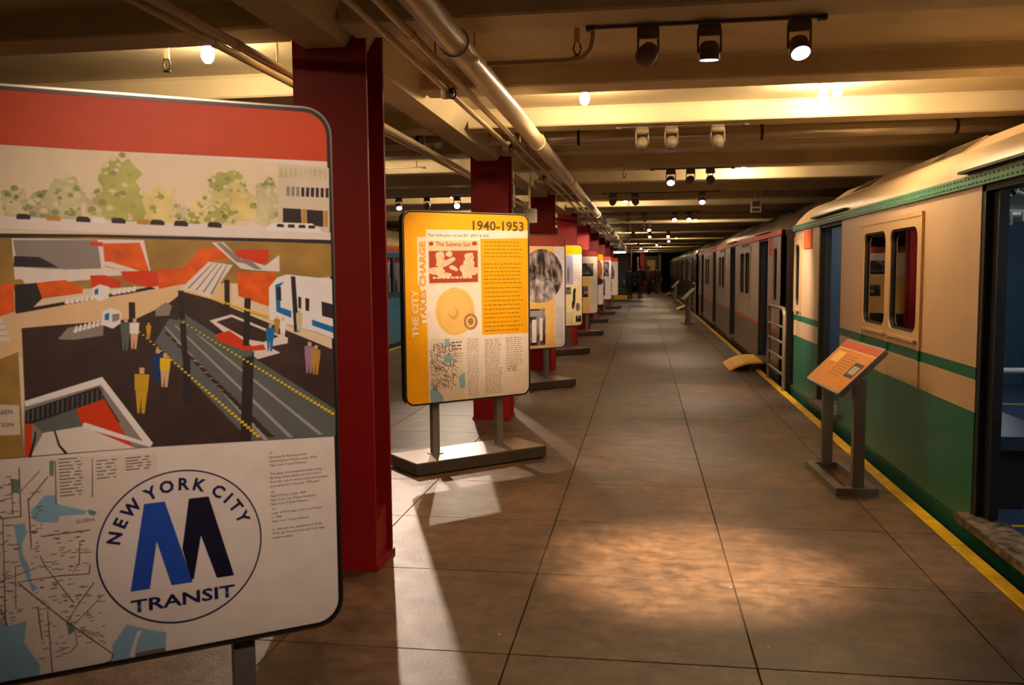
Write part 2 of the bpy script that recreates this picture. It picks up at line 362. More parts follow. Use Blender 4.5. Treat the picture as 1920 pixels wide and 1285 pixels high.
def aim(o, d):
    o.rotation_euler = Vector(d).to_track_quat('-Z', 'Y').to_euler()
def track(y, x0, x1, label, z=2.69, drop=False):
    t = empty('light_track', ((x0+x1)/2, y, z), 0, label, 'light track', 'ceiling light tracks')
    h = (x1-x0)/2
    MB().box(-h, h, -.010, .010, -.012, .0).build('rail', RAIL, t)
    for s in (-1, 1):
        MB().box(s*h-.02, s*h+.02, -.018, .018, -.02, 0).build('end_cap', RAIL, t)
        if z < 2.85 and drop: MB().cyl((s*(h-.08), 0, 0), (s*(h-.08), 0, 2.84-z), .006, n=6).build('drop_rod', DARKST, t)
    return t
def spot(x, y, target, label, on=True, power=0, angle=38, blend=.6, z=2.694, lens=True, color=SPOT):
    """track spotlight: adapter, ballast box, yoke, can with lens, and its own lamp"""
    t = empty('track_spotlight', (x, y, z-.012), 0, label, 'spotlight', 'track spotlights')
    d = (Vector(target)-Vector((x, y, z-.15))).normalized()
    yaw = math.atan2(d.x, -d.y) if abs(d.x)+abs(d.y) > .05 else 0
    cs, sn = math.cos(yaw), math.sin(yaw)
    MB().cbox(-.045, .045, -.014, .014, -.012, 0, .003).build('adapter', FIX, t)
    MB().tube([Vector((-.052, 0, -.034)), Vector((-.050, 0, -.034)), Vector((.050, 0, -.034)), Vector((.052, 0, -.034))], [.018, .026, .026, .018], 12).build('ballast_box', FIX, t)
    side = Vector((cs, sn, 0))
    c = Vector((0, 0, -.125))
    for s in (-1, 1):
        p = side*(.052*s)
        MB().box(p.x-.005, p.x+.005, p.y-.005, p.y+.005, -.135, -.03).build('yoke_arm', FIX, t)
    MB().tube([c-d*.042, c-d*.04, c-d*.028, c+d*.005, c+d*.04, c+d*.043], [.012, .028, .042, .049, .049, .045], 18).build('can', FIX, t)
    lm = MB(); lm.cyl(c+d*.0432, c+d*.045, .041, n=18); lm.build('lens', LENS if (on and lens) else MATS['dark_steel'], t)
    if on and power:
        L = bpy.data.lights.new('spot_beam', 'SPOT'); L.energy = power; L.color = color; L.spot_size = R(angle); L.spot_blend = blend; L.shadow_soft_size = .03
        o = bpy.data.objects.new('spot_beam', L); COL.objects.link(o); o.parent = t; o.location = c+d*.052; aim(o, d)
    return t
P = SPOT_W
# near track over the aisle
track(4.22, -.25, .80, 'near ceiling track over the aisle with three spotlights')
spot(.02, 4.22, (-1.3, 6.9, 1.50), 'left spotlight of the near track, turned away towards the yellow panel', True, P*1.3, 32, .9, lens=False)
spot(.30, 4.22, (.27, 4.52, 0), 'middle spotlight of the near track, shining down', True, P*5.6, 42, 1.0, color=(1, .70, .42))
spot(.70, 4.22, (1.0, 2.6, 0), 'right spotlight of the near track, tilted to the train side', True, P*.4, 30, .9)
# track behind the camera that lights the first panel
track(.35, -.4, .6, 'ceiling track right above the camera', 2.72, True)
spot(.1, .35, (-1.00, 2.37, 1.45), 'spotlight above the camera aimed at the big map panel', True, P*.76, 56, 1.0, z=2.72, color=(1, .76, .62))
# second and third tracks, fixed under cross beams
track(7.15, -.2, .8, 'second ceiling track from the camera, just before the steel pipe')
spot(-.01, 7.15, (-1.4, 11.2, 1.4), 'left spotlight of the second track', True, P*2.4, 24, .8, lens=False)
spot(.22, 7.15, (-1.4, 13.0, .3), 'middle spotlight of the second track', False)
spot(.58, 7.15, (.9, 9.5, .6), 'right spotlight of the second track', False)
track(10.2, .1, 1.0, 'third ceiling track from the camera')
spot(.31, 10.2, (.2, 8.0, 0), 'left spotlight of the third track, facing the camera and lit', True, P*.5, 36, 1.0)
spot(.53, 10.2, (-1.5, 15.9, 1.4), 'middle spotlight of the third track, turned away', True, P*3.6, 20, .8, lens=False)
spot(.75, 10.2, (1.87, 10.75, 1.2), 'right spotlight of the third track, turned to the end of the green car', True, P*1.3, 56, 1.0, lens=False)
# light behind the yellow panel, left of the columns
track(9.50, -3.5, -2.4, 'ceiling track left of the second red column', 2.70, True)
spot(-2.90, 9.50, (-1.25, 4.9, 0), 'spotlight left of the columns casting the panel shadow on the floor', True, P*2.9, 44, .6, z=2.70, color=(1, .78, .62))
track(13.25, -4.0, -2.2, 'ceiling track left of the third red column')
spot(-3.75, 13.25, (-3.2, 11.3, 0), 'spotlight left of the columns, leftmost above the yellow panel', True, 0)
spot(-3.3, 13.25, (-4.6, 15, .6), 'dark spotlight left of the columns above the yellow panel', False)
spot(-2.83, 13.25, (-1.9, 8.0, .3), 'dazzling spotlight left of the columns facing the camera', True, P*1.2, 44, .8)
track(17.82, -4.0, -2.2, 'ceiling track left of the fourth red column')
spot(-3.5, 17.82, (-2.9, 15.0, 0), 'small lit spotlight above the top edge of the yellow panel, left one', True, P*.8, 40, .8)
spot(-3.05, 17.82, (-4.7, 15.5, .8), 'small lit spotlight above the top edge of the yellow panel, right one', True, P*.8, 40, .8)
# farther tracks down the aisle
fy = [13.25, 17.82, 22.4, 26.97, 31.54, 36.1, 42.2, 48.3]
lit = [(.86,), (.62, .90), (.15,), (.2, .75), (.9,), (.55,), (-.1,), (.2,)]
dark = [(-.45, -.12), (-.30, .02), (-.35, .0), (-.3,), (-.5,), (-.2,), (), ()]
pans = [(-1.52, 20.56), (-1.6, 25.66), (-1.52, 30.3), (-1.43, 34.9), None, None, None, None]
for i, y in enumerate(fy):
    track(y, -.6, 1.1, 'far ceiling track over the aisle, %s of the far group' % ords[i])
    for q, x in enumerate(lit[i]):
        spot(x, y, (x-.1, y-2.2, 0), 'lit aisle spotlight facing the camera, number %s on the %s far track' % (('one', 'two')[q], ords[i]), True, P*.45 if q == 0 else 0, 40, 1.0)
    for q, x in enumerate(dark[i]):
        tg = (pans[i][0], pans[i][1]-.3, 1.4) if (pans[i] and q == 0) else (1.6, y+4, 1.0)
        spot(x, y, tg, 'aisle spotlight turned away, %s dark one on the %s far track' % (('left', 'right')[q], ords[i]), True, (P*2.6 if pans[i] else P*.6) if q == 0 else 0, 26, .9, lens=False)
# exit light at far stairs
t = empty('tube_light', (-1.15, 44.0, 2.40), 0, 'white glowing tube light above the far stairs', 'light')
MB().box(-.32, .32, -.06, .06, .03, .06).build('housing', FIX, t)
MB().cyl((-.29, 0, .0), (.29, 0, .0), .03, n=10).build('tube', mat('lit_tube', (255, 250, 240), .4, emit=(1, .92, .8), es=14), t)
for s in (-.25, .25): MB().box(s-.02, s+.02, -.02, .02, .06, .078).build('clip', DARKST, t)

# sprinklers, hanging box
def sprinkler(x, y, label):
    t = empty('fire_sprinkler', (x, y, 2.84), 0, label, 'sprinkler', 'ceiling sprinklers')
    MB().cyl((0, 0, 0), (0, 0, -.16), .016, n=10).build('drop_pipe', PIPE, t)
    MB().tube([(.012, 0, -.16), (.02, 0, -.185), (.012, 0, -.21), (0, 0, -.215), (-.012, 0, -.21), (-.02, 0, -.185), (-.012, 0, -.16)], .004, 6).build('frame', DARKST, t)
    MB().lathe((0, 0, -.225), [(0, 0), (.02, 0), (.02, .003), (0, .003)], 10).build('deflector', DARKST, t)
sprinkler(-.33, 4.05+.42, 'ceiling sprinkler left of the near spotlight track')
sprinkler(-2.5, 4.4, 'ceiling sprinkler above the big map panel')
sprinkler(-.22, 10.4, 'ceiling sprinkler past the steel cross pipe')
sprinkler(1.75, 13.2, 'ceiling sprinkler beside the hanging grey box')
sprinkler(-.25, 14.9, 'ceiling sprinkler far down the left of the aisle')
t = empty('hanging_speaker', (1.62, 13.2, 2.36), 0, 'small box hung from the ceiling over the train edge of the aisle', 'speaker')
MB().cbox(-.07, .07, -.06, .06, 0, .17, .01).build('case', mat('speaker_case', (190, 170, 130), .5), t)
MB().box(-.055, .055, -.066, -.06, .08, .155).build('grille', DARKST, t); MB().box(-.055, .055, -.066, -.06, .015, .06).build('label_plate', DARKST, t)
MB().cyl((0, 0, .17), (0, 0, .54), .012, n=8).build('rod', PIPE, t)

# ---- printed drawings: colour, then x, z pairs in metres on the board
ART1=[
('cream',-0.594,0.61,-0.245,0.606,0.577,0.592,0.571,-0.188,0.082,-0.171,-0.224,-0.167,-0.301,-0.166,-0.658,-0.16),
('tree_pale',-0.297,0.467,-0.297,0.45,-0.317,0.431,-0.321,0.41,-0.347,0.418,-0.371,0.417,-0.387,0.428,-0.403,0.426,-0.427,0.448,-0.429,0.47,-0.41,0.49,-0.408,0.512,-0.391,0.51,-0.363,0.53,-0.341,0.517,-0.32,0.509,-0.292,0.511,-0.29,0.485),
('tree_grey',-0.389,0.476,-0.396,0.45,-0.414,0.437,-0.429,0.423,-0.449,0.42,-0.466,0.428,-0.478,0.42,-0.492,0.437,-0.502,0.458,-0.516,0.478,-0.498,0.497,-0.492,0.514,-0.472,0.538,-0.456,0.541,-0.437,0.528,-0.427,0.525,-0.403,0.519,-0.406,0.496),
('tree_pale',-0.185,0.466,-0.189,0.45,-0.186,0.433,-0.197,0.422,-0.209,0.428,-0.221,0.42,-0.229,0.423,-0.237,0.436,-0.238,0.454,-0.24,0.467,-0.236,0.484,-0.231,0.488,-0.221,0.498,-0.214,0.506,-0.204,0.501,-0.19,0.501,-0.189,0.488,-0.187,0.478),
('tree_grey',-0.118,0.459,-0.131,0.447,-0.134,0.432,-0.144,0.429,-0.152,0.427,-0.167,0.426,-0.175,0.431,-0.18,0.439,-0.188,0.447,-0.198,0.461,-0.183,0.471,-0.18,0.48,-0.17,0.495,-0.16,0.487,-0.147,0.495,-0.133,0.488,-0.123,0.483,-0.118,0.472),
('tree_pale',-0.058,0.479,-0.067,0.458,-0.065,0.438,-0.084,0.429,-0.096,0.423,-0.112,0.426,-0.126,0.43,-0.131,0.44,-0.147,0.466,-0.15,0.481,-0.141,0.496,-0.135,0.51,-0.122,0.53,-0.103,0.525,-0.089,0.535,-0.073,0.535,-0.07,0.507,-0.053,0.494),
('tree_pale',0.043,0.463,0.037,0.445,0.029,0.432,0.015,0.428,-0.003,0.421,-0.02,0.413,-0.032,0.424,-0.036,0.441,-0.051,0.45,-0.057,0.466,-0.041,0.48,-0.043,0.495,-0.022,0.511,-0.014,0.502,0.002,0.508,0.019,0.501,0.023,0.494,0.042,0.477),
('tree_green',0.063,0.528,0.075,0.508,0.056,0.485,0.048,0.488,0.03,0.479,0.011,0.463,-0.004,0.472,-0.011,0.486,-0.017,0.513,-0.025,0.529,-0.022,0.552,-0.015,0.558,0.004,0.58,0.019,0.591,0.034,0.575,0.048,0.587,0.061,0.57,0.08,0.549),
('tree_green',0.102,0.468,0.086,0.447,0.078,0.43,0.058,0.418,0.041,0.417,0.018,0.428,-0.007,0.429,-0.022,0.443,-0.018,0.456,-0.04,0.471,-0.037,0.486,-0.017,0.5,0.001,0.505,0.025,0.528,0.045,0.521,0.064,0.508,0.073,0.494,0.106,0.487),
('tree_gold',0.175,0.466,0.174,0.453,0.158,0.437,0.144,0.42,0.129,0.413,0.114,0.42,0.096,0.424,0.085,0.435,0.084,0.45,0.08,0.468,0.075,0.485,0.093,0.493,0.105,0.509,0.117,0.519,0.133,0.509,0.151,0.502,0.158,0.489,0.161,0.482),
('tree_pale',0.21,0.445,0.203,0.435,0.2,0.431,0.186,0.419,0.179,0.416,0.167,0.423,0.16,0.426,0.151,0.427,0.138,0.437,0.147,0.447,0.147,0.457,0.154,0.465,0.158,0.469,0.169,0.469,0.181,0.467,0.189,0.463,0.198,0.459,0.2,0.456),
('tree_gold',0.229,0.448,0.231,0.438,0.226,0.428,0.221,0.423,0.213,0.42,0.206,0.422,0.201,0.429,0.193,0.432,0.196,0.441,0.189,0.449,0.195,0.458,0.195,0.464,0.204,0.47,0.21,0.478,0.216,0.478,0.221,0.467,0.23,0.467,0.228,0.457),
('tree_green',0.342,0.524,0.332,0.509,0.338,0.497,0.32,0.485,0.299,0.482,0.282,0.486,0.272,0.49,0.25,0.503,0.245,0.51,0.244,0.525,0.247,0.536,0.253,0.551,0.274,0.563,0.287,0.559,0.306,0.568,0.324,0.563,0.335,0.551,0.342,0.537),
('tree_gold',0.385,0.473,0.355,0.454,0.355,0.439,0.339,0.433,0.315,0.433,0.292,0.414,0.272,0.438,0.248,0.438,0.249,0.462,0.237,0.476,0.248,0.49,0.257,0.502,0.28,0.514,0.301,0.535,0.324,0.534,0.339,0.518,0.36,0.501,0.367,0.496),
('tree_green',0.305,0.449,0.295,0.438,0.295,0.428,0.282,0.427,0.27,0.416,0.259,0.424,0.247,0.426,0.239,0.429,0.237,0.44,0.237,0.45,0.243,0.459,0.245,0.472,0.255,0.478,0.264,0.484,0.273,0.473,0.284,0.479,0.296,0.471,0.299,0.457),
('tree_pale',0.426,0.484,0.432,0.466,0.414,0.438,0.404,0.42,0.395,0.422,0.382,0.413,0.375,0.423,0.367,0.442,0.365,0.462,0.362,0.486,0.367,0.505,0.37,0.534,0.377,0.536,0.388,0.537,0.402,0.558,0.417,0.543,0.427,0.517,0.433,0.508),
('stone',0.431,0.588,0.576,0.585,0.57,0.402,0.424,0.413),
('tree_pale',0.433,0.579,0.442,0.579,0.441,0.553,0.432,0.554),
('tree_pale',0.447,0.579,0.455,0.579,0.454,0.553,0.445,0.554),
('tree_pale',0.46,0.579,0.469,0.579,0.468,0.553,0.459,0.554),
('tree_pale',0.473,0.579,0.483,0.579,0.481,0.553,0.472,0.554),
('tree_pale',0.487,0.579,0.496,0.579,0.495,0.552,0.486,0.554),
('tree_pale',0.501,0.579,0.51,0.579,0.508,0.552,0.499,0.554),
('tree_pale',0.514,0.579,0.524,0.579,0.522,0.552,0.513,0.554),
('tree_pale',0.528,0.579,0.537,0.579,0.536,0.552,0.527,0.554),
('tree_pale',0.542,0.579,0.551,0.579,0.55,0.552,0.541,0.554),
('tree_pale',0.556,0.579,0.565,0.579,0.564,0.552,0.555,0.554),
('grey',0.451,0.529,0.46,0.529,0.459,0.502,0.45,0.504),
('grey',0.465,0.529,0.474,0.529,0.472,0.502,0.463,0.503),
('grey',0.478,0.529,0.487,0.529,0.486,0.501,0.477,0.503),
('charcoal',0.492,0.528,0.501,0.528,0.5,0.501,0.491,0.503),
('charcoal',0.506,0.528,0.515,0.528,0.513,0.501,0.504,0.503),
('charcoal',0.519,0.528,0.529,0.528,0.527,0.501,0.518,0.503),
('charcoal',0.533,0.528,0.542,0.528,0.541,0.501,0.532,0.502),
('charcoal',0.547,0.528,0.556,0.528,0.555,0.501,0.546,0.502),
('charcoal',0.561,0.528,0.57,0.528,0.569,0.5,0.56,0.502),
('charcoal',0.439,0.469,0.49,0.467,0.49,0.426,0.438,0.429),
('charcoal',0.505,0.466,0.552,0.464,0.552,0.418,0.505,0.424),
('ochre',0.492,0.467,0.504,0.467,0.503,0.424,0.491,0.426),
('ochre',0.553,0.464,0.566,0.464,0.565,0.418,0.554,0.42),
('paper',-0.607,0.453,-0.257,0.433,-0.017,0.426,0.392,0.417,0.577,0.402,0.579,0.377,-0.26,0.402,-0.61,0.419),
('charcoal',-0.211,0.436,-0.206,0.44,-0.187,0.439,-0.18,0.434,-0.181,0.426,-0.211,0.426),
('ochre',-0.146,0.434,-0.141,0.438,-0.121,0.437,-0.114,0.432,-0.115,0.423,-0.146,0.424),
('charcoal',-0.079,0.432,-0.074,0.436,-0.054,0.435,-0.047,0.43,-0.047,0.421,-0.08,0.422),
('white',-0.044,0.431,-0.039,0.435,-0.019,0.434,-0.012,0.429,-0.012,0.42,-0.045,0.421),
('charcoal',0.002,0.43,0.008,0.434,0.028,0.433,0.036,0.427,0.035,0.419,0.002,0.42),
('ochre',0.063,0.428,0.068,0.432,0.089,0.431,0.097,0.425,0.096,0.417,0.062,0.418),
('charcoal',0.095,0.427,0.101,0.431,0.122,0.43,0.13,0.424,0.129,0.416,0.095,0.417),
('charcoal',0.153,0.425,0.158,0.429,0.18,0.429,0.188,0.423,0.187,0.414,0.152,0.415),
('charcoal',0.238,0.423,0.243,0.427,0.266,0.426,0.274,0.42,0.273,0.411,0.237,0.413),
('charcoal',-0.325,0.439,-0.32,0.443,-0.302,0.442,-0.296,0.437,-0.296,0.429,-0.325,0.43),
('ochre',-0.423,0.442,-0.418,0.446,-0.401,0.445,-0.395,0.44,-0.396,0.432,-0.424,0.433),
('white',0.392,0.414,0.407,0.425,0.422,0.429,0.52,0.427,0.543,0.411,0.548,0.4,0.394,0.405),
('charcoal',0.422,0.425,0.44,0.424,0.441,0.415,0.421,0.416),
('charcoal',0.452,0.424,0.47,0.424,0.471,0.414,0.451,0.415),
('charcoal',0.482,0.423,0.5,0.423,0.501,0.414,0.481,0.414),
('charcoal',0.509,0.422,0.528,0.422,0.529,0.413,0.509,0.413),
('charcoal',-0.611,0.409,-0.249,0.391,-0.044,0.391,0.541,0.382,0.579,0.381,0.578,0.37,0.389,0.375,-0.045,0.383,-0.25,0.38,-0.612,0.4),
('earth',-0.612,0.4,-0.25,0.38,-0.045,0.383,0.389,0.375,0.578,0.37,0.577,0.277,0.413,0.263,0.211,0.26,-0.271,0.248,-0.624,0.247),
('paper',-0.224,0.379,0.077,0.377,0.091,0.288,-0.222,0.278),
('grey',-0.221,0.375,-0.033,0.377,-0.026,0.294,-0.214,0.309),
('charcoal',-0.221,0.336,-0.165,0.333,-0.124,0.307,-0.223,0.309),
('paper',-0.22,0.305,-0.088,0.302,-0.025,0.304,-0.008,0.279,-0.199,0.264),
('grey',-0.164,0.349,-0.121,0.35,-0.06,0.306,-0.112,0.301),
('orange',-0.021,0.368,0.067,0.37,0.09,0.284,-0.018,0.308),
('orange_red',-0.052,0.372,-0.021,0.371,-0.021,0.36,-0.049,0.362),
('paper',-0.03,0.321,-0.005,0.321,0.093,0.286,0.088,0.281,-0.018,0.311),
('orange',-0.175,0.269,-0.112,0.276,-0.072,0.255,-0.073,0.242,-0.164,0.23),
('orange_red',-0.054,0.286,-0.02,0.287,0.019,0.271,0.015,0.254,-0.051,0.253),
('orange_red',0.019,0.296,0.105,0.297,0.109,0.258,0.082,0.253,0.024,0.273),
('charcoal',-0.223,0.265,-0.175,0.269,-0.164,0.23,-0.192,0.202,-0.225,0.202),
('orange',-0.622,0.272,-0.27,0.264,-0.225,0.269,-0.226,0.191,-0.276,0.184,-0.632,0.16),
('orange',0.107,0.299,0.173,0.305,0.214,0.354,0.273,0.362,0.3,0.331,0.25,0.323,0.21,0.289,0.163,0.254,0.108,0.247),
('orange_red',0.31,0.354,0.397,0.354,0.395,0.316,0.366,0.316,0.309,0.334),
('orange',0.309,0.291,0.415,0.29,0.404,0.226,0.392,0.196,0.311,0.227),
('paper',0.246,0.372,0.277,0.373,0.314,0.331,0.386,0.309,0.425,0.338,0.425,0.292,0.356,0.296,0.32,0.301),
('grey',0.257,0.371,0.271,0.371,0.321,0.327,0.343,0.326,0.378,0.298,0.359,0.299,0.331,0.315,0.308,0.319),
('tan',-0.276,0.181,-0.225,0.199,0.101,0.247,0.163,0.26,0.296,0.262,0.29,0.151,0.137,0.163,-0.284,0.074,-0.643,0.023,-0.632,0.16),
('paper',0.162,0.248,0.236,0.32,0.299,0.311,0.26,0.257,0.234,0.22),
('grey',0.18,0.25,0.245,0.316,0.248,0.316,0.184,0.248),
('grey',0.199,0.244,0.258,0.315,0.261,0.315,0.203,0.243),
('grey',0.218,0.239,0.27,0.313,0.273,0.313,0.222,0.237),
('grey',0.237,0.233,0.283,0.312,0.286,0.312,0.242,0.231),
('charcoal',-0.225,0.202,0.089,0.255,0.102,0.25,-0.223,0.193),
('white',-0.116,0.216,-0.108,0.229,-0.103,0.223,-0.106,0.213),
('white',-0.105,0.217,-0.096,0.23,-0.092,0.225,-0.095,0.215),
('white',-0.093,0.219,-0.085,0.232,-0.08,0.226,-0.084,0.217),
('white',-0.082,0.221,-0.074,0.234,-0.069,0.228,-0.072,0.219),
('white',-0.071,0.222,-0.062,0.236,-0.058,0.23,-0.061,0.22),
('white',-0.059,0.224,-0.051,0.237,-0.046,0.232,-0.049,0.222),
('white',-0.048,0.226,-0.039,0.239,-0.035,0.233,-0.038,0.224),
('white',-0.007,0.236,0.001,0.249,0.007,0.246,0.004,0.235),
('white',0.005,0.238,0.012,0.252,0.019,0.248,0.015,0.237),
('white',0.017,0.24,0.024,0.254,0.031,0.25,0.027,0.239),
('white',0.029,0.242,0.036,0.256,0.042,0.253,0.039,0.241),
('white',0.041,0.244,0.048,0.258,0.054,0.255,0.051,0.243),
('white',-0.05,0.254,-0.033,0.263,-0.01,0.256,-0.013,0.228,-0.036,0.22,-0.05,0.229),
('blue',-0.045,0.25,-0.036,0.253,-0.037,0.238,-0.046,0.236),
('dark_brown',-0.213,0.157,-0.097,0.164,0.05,0.172,0.126,0.207,0.169,0.24,0.237,0.22,0.406,0.142,0.57,0.066,0.574,-0.14,0.571,-0.188,0.082,-0.171,-0.216,-0.168),
('grey',-0.134,0.126,-0.11,0.154,-0.028,0.167,-0.03,0.131,-0.1,0.123),
('white',-0.099,0.142,-0.091,0.16,-0.088,0.155,-0.09,0.141),
('white',-0.089,0.145,-0.081,0.162,-0.078,0.158,-0.08,0.144),
('white',-0.078,0.147,-0.071,0.165,-0.067,0.16,-0.07,0.147),
('white',-0.068,0.15,-0.061,0.168,-0.057,0.163,-0.059,0.149),
('white',-0.058,0.153,-0.05,0.17,-0.047,0.166,-0.049,0.152),
('white',-0.048,0.155,-0.04,0.173,-0.037,0.168,-0.039,0.155),
('white',-0.037,0.158,-0.03,0.176,-0.026,0.171,-0.028,0.157),
('grey',0.098,0.195,0.124,0.214,0.139,0.203,0.131,0.178,0.097,0.177),
('white',-0.03,0.193,-0.009,0.202,0.016,0.191,0.012,0.161,-0.007,0.148,-0.031,0.159),
('blue',-0.024,0.186,-0.013,0.19,-0.015,0.17,-0.025,0.171),
('grey',-0.007,0.185,0.011,0.187,0.01,0.17,-0.007,0.165),
('slate',0.13,0.169,0.171,0.16,0.574,-0.132,0.571,-0.188,0.329,-0.179,0.093,0.108),
('pale_grey',0.119,0.147,0.123,0.148,0.38,-0.182,0.368,-0.182),
('pale_grey',0.143,0.151,0.147,0.152,0.449,-0.18,0.436,-0.18),
('pale_grey',0.166,0.155,0.17,0.156,0.535,-0.18,0.522,-0.18),
('dark_brown',0.118,0.132,0.124,0.133,0.134,0.124,0.127,0.121),
('dark_brown',0.132,0.116,0.138,0.117,0.149,0.107,0.141,0.105),
('dark_brown',0.145,0.1,0.152,0.101,0.164,0.09,0.155,0.088),
('dark_brown',0.159,0.084,0.166,0.085,0.179,0.074,0.17,0.072),
('dark_brown',0.172,0.067,0.18,0.069,0.194,0.057,0.184,0.055),
('dark_brown',0.186,0.051,0.195,0.052,0.209,0.04,0.198,0.038),
('dark_brown',0.2,0.034,0.209,0.036,0.224,0.023,0.213,0.021),
('dark_brown',0.213,0.018,0.223,0.019,0.239,0.005,0.227,0.004),
('dark_brown',0.227,0.001,0.238,0.003,0.255,-0.012,0.242,-0.014),
('dark_brown',0.241,-0.016,0.253,-0.014,0.271,-0.03,0.257,-0.031),
('dark_brown',0.255,-0.033,0.268,-0.031,0.286,-0.047,0.272,-0.049),
('dark_brown',0.27,-0.05,0.282,-0.048,0.302,-0.065,0.287,-0.066),
('dark_brown',0.284,-0.067,0.297,-0.065,0.318,-0.083,0.302,-0.084),
('dark_brown',0.298,-0.084,0.313,-0.082,0.334,-0.101,0.317,-0.102),
('dark_brown',0.313,-0.102,0.328,-0.1,0.35,-0.119,0.332,-0.12),
('dark_brown',0.327,-0.119,0.343,-0.117,0.366,-0.137,0.348,-0.138),
('dark_brown',0.342,-0.137,0.358,-0.135,0.383,-0.156,0.363,-0.156),
('dark_brown',0.357,-0.155,0.374,-0.153,0.399,-0.174,0.379,-0.174),
('green_grey',0.168,0.189,0.178,0.174,0.575,-0.109,0.574,-0.137,0.516,-0.11,0.15,0.162),
('paper',0.233,0.161,0.291,0.176,0.442,0.105,0.441,0.09,0.388,0.082,0.42,0.064,0.357,0.049,0.329,0.072),
('dark_brown',0.25,0.157,0.291,0.169,0.417,0.11,0.374,0.096,0.33,0.106),
('orange_red',0.245,0.122,0.283,0.132,0.344,0.086,0.307,0.082,0.251,0.106),
('orange_red',0.307,0.082,0.374,0.09,0.38,0.074,0.321,0.072),
('white',0.394,0.249,0.417,0.275,0.444,0.284,0.573,0.269,0.581,0.097,0.528,0.117,0.392,0.158),
('blue',0.411,0.255,0.437,0.264,0.424,0.25,0.424,0.192,0.454,0.181,0.453,0.161,0.412,0.18),
('charcoal',0.415,0.248,0.427,0.25,0.427,0.209,0.415,0.213),
('blue',0.511,0.155,0.579,0.132,0.58,0.114,0.512,0.138),
('charcoal',0.54,0.206,0.579,0.197,0.579,0.155,0.541,0.164),
('charcoal',0.474,0.221,0.483,0.219,0.482,0.185,0.474,0.189),
('charcoal',0.494,0.217,0.506,0.214,0.504,0.178,0.494,0.181),
('charcoal',0.155,0.244,0.17,0.243,0.174,0.064,0.159,0.066),
('charcoal',0.161,0.073,0.18,0.071,0.178,-0.065,0.158,-0.062),
('charcoal',0.275,0.271,0.289,0.27,0.287,0.188,0.273,0.189),
('charcoal',0.327,0.22,0.344,0.219,0.335,0.087,0.318,0.089),
('charcoal',0.318,0.073,0.348,0.071,0.332,-0.18,0.303,-0.176),
('charcoal',0.455,0.279,0.468,0.278,0.474,0.121,0.46,0.122),
('charcoal',0.034,0.216,0.049,0.215,0.048,0.152,0.032,0.154),
('green_grey',0.154,0.164,0.175,0.166,0.177,0.157,0.157,0.155),
('green_grey',0.311,0.074,0.344,0.077,0.343,0.059,0.313,0.056),
('skin',0.053,0.043,0.065,0.042,0.064,0.026,0.052,0.027),
('gold',0.04,0.027,0.076,0.023,0.071,-0.02,0.039,-0.016),
('gold',0.041,-0.017,0.07,-0.02,0.06,-0.08,0.053,-0.079,0.054,-0.033,0.048,-0.078,0.043,-0.078),
('skin',0.095,0.091,0.104,0.09,0.104,0.078,0.094,0.079),
('navy',0.086,0.079,0.112,0.077,0.109,0.044,0.085,0.047),
('navy',0.086,0.047,0.107,0.045,0.101,0,0.095,0.001,0.096,0.035,0.091,0.001,0.087,0.002),
('skin',0.113,0.078,0.122,0.077,0.122,0.065,0.112,0.066),
('yellow_dot',0.104,0.066,0.13,0.063,0.127,0.031,0.103,0.033),
('skin',0.104,0.033,0.126,0.031,0.119,-0.014,0.113,-0.013,0.114,0.021,0.109,-0.013,0.105,-0.012),
('skin',0.021,0.175,0.03,0.174,0.029,0.163,0.021,0.164),
('green_grey',0.012,0.163,0.037,0.161,0.034,0.131,0.012,0.133),
('green_grey',0.013,0.133,0.033,0.131,0.026,0.089,0.021,0.089,0.022,0.122,0.018,0.089,0.014,0.09),
('skin',0.042,0.173,0.051,0.172,0.05,0.162,0.042,0.163),
('white',0.034,0.162,0.057,0.161,0.054,0.132,0.033,0.134),
('skin',0.035,0.134,0.053,0.132,0.047,0.092,0.042,0.093,0.043,0.123,0.039,0.093,0.035,0.093),
('skin',0.078,0.16,0.082,0.16,0.082,0.154,0.077,0.155),
('gold',0.073,0.154,0.086,0.153,0.084,0.138,0.073,0.139),
('gold',0.074,0.139,0.084,0.138,0.08,0.117,0.078,0.117,0.078,0.133,0.076,0.117,0.074,0.117),
('skin',0.391,0.146,0.399,0.145,0.398,0.136,0.39,0.136),
('blue',0.382,0.136,0.406,0.134,0.403,0.107,0.382,0.109),
('blue',0.383,0.109,0.402,0.107,0.397,0.069,0.392,0.07,0.392,0.099,0.388,0.07,0.385,0.07),
('skin',0.498,0.091,0.508,0.09,0.508,0.079,0.497,0.08),
('lilac',0.488,0.08,0.517,0.077,0.514,0.045,0.488,0.047),
('lilac',0.489,0.047,0.512,0.045,0.506,0,0.5,0.001,0.5,0.035,0.496,0.001,0.491,0.002),
('skin',0.517,0.08,0.526,0.08,0.525,0.069,0.516,0.07),
('ochre',0.507,0.069,0.534,0.067,0.531,0.037,0.507,0.039),
('ochre',0.508,0.039,0.53,0.037,0.524,-0.005,0.518,-0.004,0.519,0.028,0.514,-0.004,0.51,-0.003),
('skin',0.427,0.163,0.434,0.163,0.433,0.155,0.426,0.155),
('white',0.42,0.155,0.439,0.154,0.437,0.132,0.42,0.133),
('white',0.421,0.133,0.436,0.132,0.432,0.102,0.428,0.102,0.428,0.125,0.425,0.102,0.422,0.102),
('skin',0.411,0.167,0.417,0.167,0.416,0.16,0.411,0.161),
('ochre',0.405,0.161,0.422,0.159,0.42,0.141,0.405,0.142),
('ochre',0.406,0.142,0.419,0.141,0.415,0.115,0.412,0.115,0.412,0.135,0.409,0.116,0.407,0.116),
('skin',0.473,0.183,0.48,0.182,0.48,0.174,0.473,0.175),
